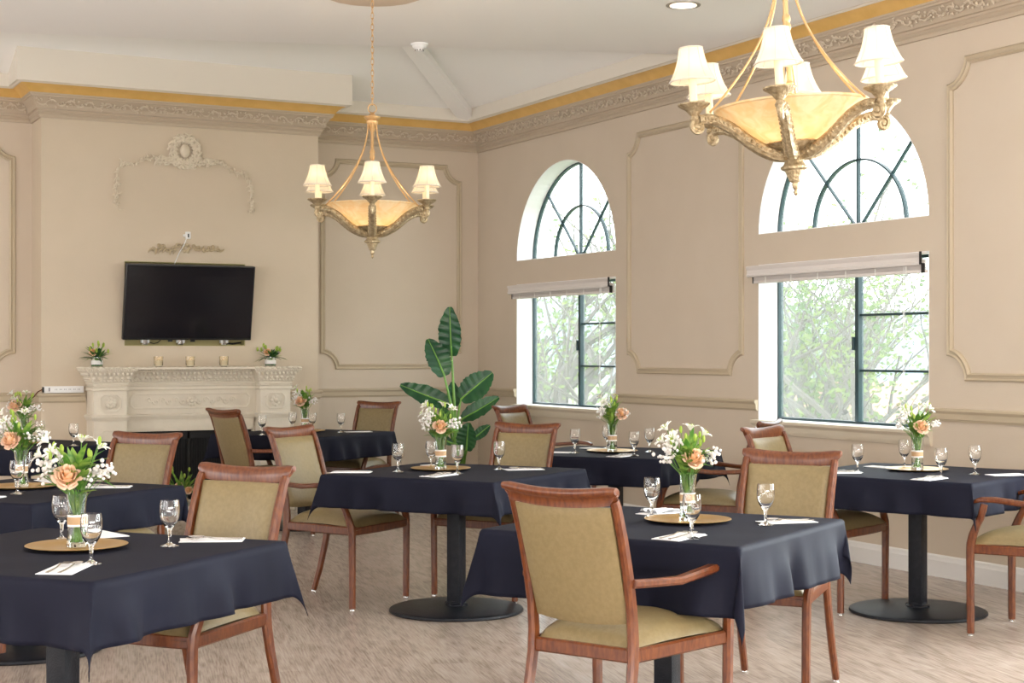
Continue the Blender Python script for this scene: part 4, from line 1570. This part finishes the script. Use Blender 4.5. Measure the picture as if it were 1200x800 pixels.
vl = vase((2.925, 12.965, 1.2405), CAMDIR, 'low ribboned glass vase at the left end of the mantel shelf', '', 'lowl')
vr = dup(vl, (4.42, 12.965, 1.2405), CAMDIR, 'low ribboned glass vase at the right end of the mantel shelf')
vh = vase((3.56, 12.68, .1005), CAMDIR, 'low glass vase with burlap band on the hearth', '', 'low')
low_bouquet((2.925, 12.965, 1.2405), CAMDIR, 'low bunch of lime buds and a peach rose at the left end of the mantel', 21, 1)
low_bouquet((4.42, 12.965, 1.2405), CAMDIR, 'low bunch of green leaves and a peach rose at the right end of the mantel', 22, 1)
low_bouquet((3.56, 12.68, .1005), CAMDIR, 'green bunch with peach roses on the hearth before the black firebox', 23, 3, 1.8, .12)
bh = tag(MB().bounds((-.05, -.06, 0), (.05, .06, .10)).bounds((-.055, -.065, .085), (.055, .065, .10)).build('hearth_block', M['stone'], bevel=.003), 'small cream block on the hearth left of the flower vase', 'block')
bh.location = (3.44, 12.70, .1005)


def napkin_set(x, y, ang, label, cut=True, fan=False):
    t = thing('napkin', 'folded white napkin ' + label, 'napkin', (x, y, GZ), ang, 'folded white napkins')
    s = MB()
    s.prism([(-.105, -.055), (.105, -.050), (.108, .045), (-.10, .052)], 'z', 0, .0022)
    s.prism([(-.100, -.050), (.112, -.040), (.100, .050), (-.09, .046)], 'z', .0022, .0042)
    if fan:
        s.grid(lambda u, v: (-.08 + .17 * u, -.04 + .085 * v, .0045 + .018 * abs(sin(v * 9 + u * 2)) * (1 - u * .6)), 8, 12)
    s.build('napkin_cloth', M['napkin'], t, angle=25)
    if cut:
        f = thing('fork', 'steel fork on the napkin ' + label, 'fork', (x, y, GZ + .0044), ang, 'forks on the napkins')
        m_ = MB()
        m_.bar([(-.10, .018, .002), (-.06, .019, .0022), (-.01, .020, .004), (.02, .020, .009)], (0, 1, 0), [.011, .009, .006, .006], .002)
        m_.bar([(.02, .020, .009), (.035, .020, .010), (.048, .020, .006)], (0, 1, 0), [.006, .020, .022], .0018)
        for q in range(4):
            yy = .0115 + q * .0057
            m_.bar([(.047, yy, .006), (.065, yy, .004), (.085, yy, .008)], (0, 1, 0), [.0035, .0032, .002], .0016)
        m_.build('fork_body', M['steel'], f)
        sp = thing('spoon', 'steel spoon on the napkin ' + label, 'spoon', (x, y, GZ + .0044), ang, 'spoons on the napkins')
        m_ = MB()
        m_.bar([(-.10, -.018, .002), (-.06, -.018, .0022), (-.01, -.018, .004), (.03, -.018, .008)], (0, 1, 0), [.011, .009, .006, .005], .002)
        def sb(u, v):
            a_ = 2 * pi * u
            q = v
            return (.055 + .028 * q * cos(a_), -.018 + .017 * q * sin(a_), .0025 + .0075 * q * q)
        m_.grid(sb, 18, 4)
        m_.build('spoon_body', M['steel'], sp, fix=False)
    return t


NK = [  # x, y, angle, label
    (.945, 4.60, 60, 'at the front of the nearest lower-left table', 1, 0), (1.53, 5.08, 159, 'at the right of the nearest lower-left table', 1, 0), (1.24, 5.42, 100, 'behind the charger of the nearest lower-left table', 0, 0),
    (1.085, 6.98, 45, 'at the front of the second left table', 1, 0), (1.70, 7.30, 160, 'at the right of the second left table', 1, 0), (1.53, 7.76, 100, 'at the back of the second left table', 0, 0),
    (1.66, 10.72, 40, 'at the front left of the farthest left table', 0, 0),
    (3.04, 7.62, -30, 'at the left of the centre table', 0, 0), (3.35, 7.20, 30, 'at the front of the centre table', 1, 0), (3.93, 7.36, 170, 'at the right of the centre table', 1, 0), (3.62, 7.79, 100, 'behind the charger of the centre table', 0, 0),
    (2.965, 4.43, 27, 'at the front of the front right-of-centre table', 1, 0), (3.585, 4.64, 172, 'at the right of the front right-of-centre table', 1, 0), (3.35, 5.13, 20, 'fanned behind the glass on the front right-of-centre table', 0, 1),
    (5.42, 5.88, 20, 'at the front of the far right table', 1, 0), (5.95, 5.88, 170, 'at the right of the far right table', 0, 0), (5.28, 6.40, -20, 'at the left of the far right table', 1, 0), (5.74, 6.58, 100, 'at the back of the far right table', 0, 0),
    (4.76, 8.52, -40, 'at the left of the far table under the left window', 0, 0), (4.96, 8.03, 25, 'at the front of the far table under the left window', 1, 0), (5.18, 8.72, 100, 'at the back of the far table under the left window', 0, 0),
    (4.62, 11.42, 170, 'at the right of the table before the fireplace', 0, 0),
]
for (x, y, a_, lb, cu, fa) in NK:
    napkin_set(x, y, radians(a_), lb, bool(cu), bool(fa))


# ================================================================== CHANDELIERS
def chandelier(x, y, zf, az, label, tilt=0.0):
    """zf: height of the finial tip; local z = 0 at the tip"""
    t = thing('chandelier', label, 'chandelier', (x, y, zf), az, 'chandeliers')
    RA = .375
    MB().lathe([(.001, .0), (.007, .006), (.009, .014), (.006, .022), (.011, .030), (.013, .040), (.012, .048), (.020, .054), (.022, .060), (.030, .082), (.034, .092), (.047, .098), (.049, .106), (.038, .114), (.033, .126), (.038, .134), (.048, .140), (.048, .150), (.036, .156), (.001, .160)], 36,
               flute=18, fl_amt=.025).build('finial', M['brass'], t)
    MB().lathe([(.001, .155), (.05, .158), (.098, .186), (.102, .190), (.094, .196), (.045, .168), (.001, .166)], 40, flute=20, fl_amt=.02).build('bowl_cup', M['brass'], t)
    def bowlp(u, v):
        a_ = 2 * pi * u
        r_ = .085 + .188 * v
        z_ = .192 + .132 * (v ** 1.35)
        return (r_ * cos(a_), r_ * sin(a_), z_)
    bw = MB().grid(bowlp, 60, 14)
    bw.lathe([(.271, .320), (.278, .323), (.278, .330), (.270, .330)], 60)
    bw.build('glass_bowl', M['bowl'], t, fix=False, angle=60)
    for (bx, by) in ((.07, 0), (-.035, .06), (-.035, -.06)):
        MB().sphere((bx, by, .285), .022, 10, 8, (1, 1, 1.2)).build('bowl_bulb', M['bulb'], t)
    pl = bpy.data.lights.new('bowl_light', 'POINT'); pl.energy = 2.8; pl.color = (1, .84, .58); pl.shadow_soft_size = .06
    po = bpy.data.objects.new('bowl_light', pl); COL.objects.link(po); po.parent = t; po.location = (0, 0, .34)
    # rod, cap, ring
    MB().tube([(0, 0, .16), (0, 0, .80)], .0095, 12).lathe([(.010, .60), (.015, .606), (.016, .62), (.012, .63), (.016, .64), (.014, .655), (.010, .66)], 16).lathe([(.010, .40), (.014, .41), (.010, .42)], 14).build('rod', M['gilt'], t)
    MB().lathe([(.010, .765), (.014, .775), (.024, .795), (.032, .806), (.030, .812), (.036, .822), (.037, .832), (.030, .836), (.048, .852), (.050, .860), (.024, .866), (.014, .878), (.008, .886)], 24).build('canopy_cap', M['gilt'], t)
    MB().tube([(0, .026 * cos(a_ / 20 * 2 * pi), .910 + .026 * sin(a_ / 20 * 2 * pi)) for a_ in range(20)], .0035, 7, loop=True).build('hanging_ring', M['gilt'], t)
    for k in range(6):
        a_ = 2 * pi * k / 6
        ca, sa = cos(a_), sin(a_)
        arm_o = None
        # S-curved arm with a scroll at its end
        P = [(.030, .150), (.075, .155), (.130, .178), (.185, .212), (.235, .250), (.285, .276), (.325, .286), (.358, .283)]
        sm = []
        for i in range(len(P) - 1):
            for q in range(3):
                u = q / 3
                p0_, p1_, p2_, p3_ = P[max(i - 1, 0)], P[i], P[i + 1], P[min(i + 2, len(P) - 1)]
                f_ = lambda j: .5 * (2 * p1_[j] + (-p0_[j] + p2_[j]) * u + (2 * p0_[j] - 5 * p1_[j] + 4 * p2_[j] - p3_[j]) * u * u + (-p0_[j] + 3 * p1_[j] - 3 * p2_[j] + p3_[j]) * u ** 3)
                sm.append((f_(0), f_(1)))
        sm.append(P[-1])
        wd = [.030] * len(sm)
        am = MB().bar([(r_ * ca, r_ * sa, z_) for (r_, z_) in sm], (-sa, ca, 0), [.044 - .012 * i / len(sm) for i in range(len(sm))], [.044 - .010 * i / len(sm) for i in range(len(sm))])
        # end scroll
        sc = []
        for q in range(22):
            u = q / 21
            an = pi / 2 - 1.6 * 2 * pi * u * .82
            rr_ = .026 * (1 - .8 * u)
            sc.append(((.362 + rr_ * cos(an)), (.258 + rr_ * sin(an))))
        am.tube([(r_ * ca, r_ * sa, z_) for (r_, z_) in sc], [.012 - .005 * q / 21 for q in range(22)], 7)
        am.sphere((.362 * ca, .362 * sa, .258), .012, 8, 6)
        # chased studs along the arm's two cheeks
        for i in range(2, len(sm) - 1, 1):
            for sg in (-1, 1):
                r_, z_ = sm[i]
                w_ = (.022 - .006 * i / len(sm)) * sg
                am.sphere((r_ * ca - sa * w_, r_ * sa + ca * w_, z_), .007, 6, 4)
        arm_o = am.build('arm', M['brass'], t)
        cx, cy = RA * ca, RA * sa
        MB().lathe([(.010, .275), (.017, .285), (.013, .297), (.022, .308), (.030, .318), (.052, .332), (.057, .337), (.055, .342), (.040, .341), (.018, .338), (.001, .338)], 30, (cx, cy, 0), flute=15, fl_amt=.035).build('candle_cup', M['brass'], t)
        MB().lathe([(.0145, .338), (.0145, .440), (.010, .442), (.001, .442)], 14, (cx, cy, 0)).build('candle_sleeve', M['candle'], t)
        MB().sphere((cx, cy, .462), .013, 8, 8, (1, 1, 1.7)).build('bulb', M['bulb'], t)
        # shade: eight-panelled flared cone
        def shp(u, v, cx=cx, cy=cy):
            an = 2 * pi * u
            r_ = .082 - .040 * v - .007 * sin(pi * v)
            r_ *= 1 - .045 * abs(sin(4 * an)) ** 1.0 * .6
            return (cx + r_ * cos(an), cy + r_ * sin(an), .422 + .118 * v)
        s = MB().grid(shp, 48, 8)
        so_ = s.build('lamp_shade', M['shade'], t, fix=False, angle=60)
        tr = MB()
        for (v_, rr_) in ((0, .0035), (1, .003)):
            tr.tube([Vector(shp(q / 48, v_)) for q in range(48)], rr_, 5, loop=True)
        for q in range(8):
            tr.tube([Vector(shp(q / 8, w_ / 6)) for w_ in range(7)], .0016, 4)
        tr.build('piping', M['shade_trim'], so_)
        pl = bpy.data.lights.new('bulb_light', 'POINT'); pl.energy = 0.14; pl.color = (1, .74, .42); pl.shadow_soft_size = .015
        po = bpy.data.objects.new('bulb_light', pl); COL.objects.link(po); po.parent = t; po.location = (cx, cy, .478)
        # twisted rope from the cap to the arm
        rp_ = []
        for q in range(15):
            u = q / 14
            r_ = .030 + .285 * (u ** 1.85)
            z_ = .815 - .505 * u
            rp_.append((r_ * ca, r_ * sa, z_))
        MB().tube(rp_, .0042, 6).build('rope', M['gilt'], t)
    return t


def hang_chain(x, y, z0, z1, label):
    t = thing('hanging_chain', label, 'chain', (x, y, z0), 0, 'chains of the chandeliers')
    L_ = z1 - z0
    n = int(L_ / .034)
    pit = L_ / n
    mb_first = None
    for i in range(min(n, 100)):
        z = (i + .5) * pit
        ln = pit * .5 + .0055
        mb = MB()
        pts = []
        for q in range(14):
            a_ = 2 * pi * q / 14
            u = cos(a_) * .0085
            w_ = sin(a_) * ln
            pts.append((u if i % 2 else 0, 0 if i % 2 else u, z + w_))
        mb.tube(pts, .0021, 5, loop=True)
        mb.build('link', M['gilt'], t)
    return t


C1 = (3.63, 8.755); C2 = (3.536, 4.526)
VD = radians(62.35)
chandelier(C1[0], C1[1], 1.935, VD + pi + radians(5), 'chandelier hanging farther back on its visible chain, left of centre')
c2 = chandelier(C2[0], C2[1], 1.935, VD + pi - radians(16), 'large-looking chandelier at top right, nearest to the camera')
# hangs a little out of plumb: right side (seen from the camera) slightly higher
viewdir = Vector((sin(HEAD), cos(HEAD), 0))
c2.rotation_mode = 'QUATERNION'
from mathutils import Quaternion
c2.rotation_quaternion = Quaternion(viewdir, radians(-3.2)) @ Quaternion((0, 0, 1), VD + pi - radians(16))
hang_chain(C1[0], C1[1], 2.868, 3.53, 'gilt link chain holding the farther chandelier')
hang_chain(C2[0] - .05, C2[1] + .02, 2.868, 3.53, 'gilt link chain holding the nearer chandelier')
for (cc, lb, dx, dy) in ((C1, 'round plaster ceiling medallion over the farther chandelier', 0, 0), (C2, 'round plaster ceiling medallion over the nearer chandelier', -.05, .02)):
    md = MB().lathe([(.001, .0), (.05, -.002), (.12, .006), (.20, .004), (.24, .010), (.29, .008), (.31, .016), (.315, .035), (.001, .035)], 64, flute=16, fl_amt=.008)
    o = md.build('ceiling_medallion', mat('medallion_paint', (.66, .53, .42), .7), angle=25)
    o.location = (cc[0] + dx, cc[1] + dy, CZ - .035)
    tag(o, lb, 'ceiling medallion', 'ceiling medallions')

# recessed downlight and smoke detector
dl = thing('recessed_light', 'round recessed downlight in the ceiling left of the nearer chandelier', 'ceiling light', (5.51, 8.19, CZ))
MB().lathe([(.085, -.004), (.108, -.004), (.110, 0), (.085, 0)], 40).build('trim_ring', mat('dull_nickel', (.38,.36,.33), .35, metal=.7), dl)
MB().lathe([(.084, -.0055), (.001, -.0065), (.001, -.0045), (.084, -.0045)], 40).build('lens', emit_mat('downlight_lens', (1, .93, .80), .9), dl)
sd = thing('smoke_detector', 'white smoke detector under the ceiling beside the hip beam', 'smoke detector', (4.54, 10.08, CZ - .055))
MB().lathe([(.001, .0), (.028, .0), (.032, .014), (.050, .026), (.054, .040), (.062, .044), (.062, .055), (.001, .055)], 28).build('detector_body', M['white'], sd, angle=30)
k = MB()
for q in range(10):
    a_ = 2 * pi * q / 10
    k.bounds((.029 * cos(a_) - .003, .029 * sin(a_) - .003, .002), (.029 * cos(a_) + .003, .029 * sin(a_) + .003, .012))
k.build('detector_vents', M['black'], sd)


# ================================================================== POTTED PLANT
def plant():
    bx, by = 5.93, 12.30
    t = thing('potted_plant', 'tall bird of paradise plant with broad dark leaves in the far corner', 'plant', (bx, by, 0))
    MB().lathe([(.13, 0), (.15, .02), (.17, .30), (.175, .32), (.16, .32), (.155, .28), (.001, .27)], 28).build('pot', M['wicker'], t)
    RV = Vector((cos(HEAD), -sin(HEAD), 0)); DV = Vector((sin(HEAD), cos(HEAD), 0)); UP = Vector((0, 0, 1))
    px = 13.5 / 1823
    base_px = 541
    def P(ix, iy, dd=0.0):
        return RV * ((ix - base_px) * px) + DV * dd + UP * (1.37 + (412 - iy) * px)
    # leaves: (base, tip, width, curl, depth offset)
    LV = [((531, 417), (529, 359), 29, .04, .02), ((523, 441), (503, 397), 30, .10, -.08), ((529, 474), (471, 451), 24, -.10, -.05),
          ((541, 469), (579, 437), 32, .02, .08), ((543, 492), (587, 466), 22, -.08, .05), ((533, 478), (531, 448), 18, .0, .12),
          ((549, 528), (552, 495), 26, .05, -.12), ((556, 516), (576, 500), 14, -.1, .1), ((532, 520), (505, 505), 12, -.15, -.1), ((528, 500), (516, 478), 16, .1, .15)]
    for i, (b_, tp, wd, curl, dd) in enumerate(LV):
        B_ = P(*b_, dd); T_ = P(*tp, dd + (.05 if i % 2 else -.05))
        ax = (T_ - B_); L_ = ax.length; ax.normalize()
        nrm = (-DV * .9 + UP * .35 + RV * (.25 if i % 2 else -.25))
        sdv = ax.cross(nrm).normalized(); nm = sdv.cross(ax).normalized()
        if nm.dot(-DV) < 0: nm = -nm
        W_ = wd * px / 2
        rr = random.Random(i)
        jag = [rr.uniform(.90, 1.03) for _ in range(32)]
        def fn(u, v):
            wv = W_ * (sin(pi * min(1, (u * .93 + .05)) ** .85) ** .62) * (jag[int(u * 30)] if abs(2 * v - 1) > .9 else 1)
            s_ = (2 * v - 1)
            return B_ + ax * L_ * u + nm * (curl * L_ * (u * u - u) * -1.5) + sdv * wv * s_ + nm * (.28 * abs(s_) * wv + .006 * sin(u * 40 + s_ * 3) * abs(s_))
        lo = MB().grid(fn, 28, 10).build('leaf', M['banana'], t, angle=80, fix=False)
        rb = MB()
        st_ = [B_ + ax * L_ * u + nm * (curl * L_ * (u * u - u) * -1.5 + .004) for u in [j / 12 for j in range(13)]]
        rb.tube(st_, [.008 * (1 - j / 14) + .001 for j in range(13)], 6)
        rb.build('midrib', M['rib'], lo)
        g = Vector((rr.uniform(-.03, .03), rr.uniform(-.03, .03), .27))
        mid = g.lerp(B_, .55) + UP * .12 - (B_ - g).cross(UP).normalized() * .02
        MB().tube([g, g.lerp(mid, .5) + UP * .06, mid, B_.lerp(mid, .3), B_ + ax * .01], [.014, .013, .012, .010, .008], 7).build('stalk', M['rib'] if i < 4 else M['stem'], t)
    return t


plant()


# ================================================================== OUTSIDE
GZO = -3.6
struct(MB().add([(7.6, -60, GZO), (400, -60, GZO), (400, 400, GZO), (7.6, 400, GZO)], [(0, 1, 2, 3)]).build('ground', M['lawn']))


def tree(x, y, h, seed, label, nl=5200, spread=2.6, trunk=.13, lsz=.085, low=.25):
    rr = random.Random(seed)
    t = thing('tree', label, 'tree', (x, y, GZO), 0, 'trees outside the windows')
    wd = MB(); lf = MB()
    tips = []
    def branch(p, d_, L_, r_, dep):
        n = 5
        pts = [Vector(p)]; dd = Vector(d_).normalized()
        for i in range(n):
            dd = (dd + Vector((rr.uniform(-.22, .22), rr.uniform(-.22, .22), rr.uniform(-.08, .16)))).normalized()
            pts.append(pts[-1] + dd * L_ / n)
        wd.tube(pts, [r_ * (1 - .45 * i / n) for i in range(n + 1)], 6 if dep < 2 else 4, caps=False)
        if dep >= 2: tips.extend(pts[1:])
        if dep < 4:
            for k in range(3 if dep < 3 else 2):
                q = pts[rr.randint(2, n)]
                a_ = rr.uniform(0, 6.28); el = rr.uniform(.1, .9)
                nd = (dd * .7 + Vector((cos(a_) * cos(el), sin(a_) * cos(el), sin(el) * .7)) * .9)
                branch(q, nd, L_ * rr.uniform(.6, .82), r_ * .55, dep + 1)
    branch((0, 0, 0), (rr.uniform(-.08, .08), rr.uniform(-.08, .08), 1), h * .38, trunk, 0)
    for k in range(5):
        a_ = rr.uniform(0, 6.28)
        branch((0, 0, h * rr.uniform(.3, .42)), (cos(a_), sin(a_), .8), h * .30, trunk * .6, 1)
    for k in range(nl):
        c = rr.choice(tips)
        p = c + Vector((rr.gauss(0, .22), rr.gauss(0, .22), rr.gauss(0, .20)))
        if p.z < h * low: continue
        d_ = Vector((rr.uniform(-1, 1), rr.uniform(-1, 1), rr.uniform(-1, .6))).normalized()
        u_ = d_.orthogonal().normalized()
        s_ = lsz * rr.uniform(.6, 1.2)
        w_ = d_.cross(u_)
        lf.add([p, p + d_ * s_ * .5 + u_ * s_ * .32 + w_ * s_ * .08, p + d_ * s_, p + d_ * s_ * .5 - u_ * s_ * .32 + w_ * s_ * .08], [(0, 1, 2, 3)])
    wd.build('trunk', M['bark'], t)
    lf.build('foliage', M['treeleaf'], t, fix=False)
    return t


tree(11.6, 20.3, 8.2, 5, 'tree with forked pale trunk outside the left window', 4300, lsz=.10, trunk=.20)
tree(12.2, 14.3, 7.6, 8, 'leafy tree filling the left pane of the right window', 4300, lsz=.10, trunk=.13)
tree(18.5, 20.5, 7.5, 9, 'farther tree behind the right pane of the right window', 4200, lsz=.12)
tree(17.5, 31.5, 8.0, 12, 'farther tree behind the left window', 4200, lsz=.13)


def hill(name, label, dist, h, wob, m_, x0, kk):
    mb = MB()
    def fn(u, v):
        ang = radians(10 + 75 * u)
        d_ = dist * (1 + .5 * v)
        z = GZO + (h * (.55 + .45 * noise.noise((u * kk, 3.1, dist))) * sin(min(v * 1.6, 1) * pi / 2)) + wob * noise.noise((u * kk * 8, v * 9, 1.7))
        return (d_ * sin(ang) + 8, d_ * cos(ang), z)
    mb.grid(fn, 90, 18)
    return tag(mb.build(name, m_, angle=80, fix=False), label, 'hill')


hill('hillside', 'green wooded slope beyond the garden trees', 58, 4.6, .8, M['nearhill'], 0, 4)
hill('distant_hill', 'pale blue hill on the horizon behind the trees', 230, 26, 3.0, M['hill'], 0, 3)
hs = thing('house', 'low house with pinkish clay roof seen at the bottom of the right window', 'house', (24.5, 27.0, GZO), radians(-20))
MB().bounds((-4, -3, 0), (4, 3, 3.1)).build('house_wall', M['stucco'], hs)
MB().prism([(-3.5, 3.0), (3.5, 3.0), (0, 4.3)], 'x', -4.5, 4.5).build('roof', M['roof'], hs)
hs.children[0].name = 'house_wall'
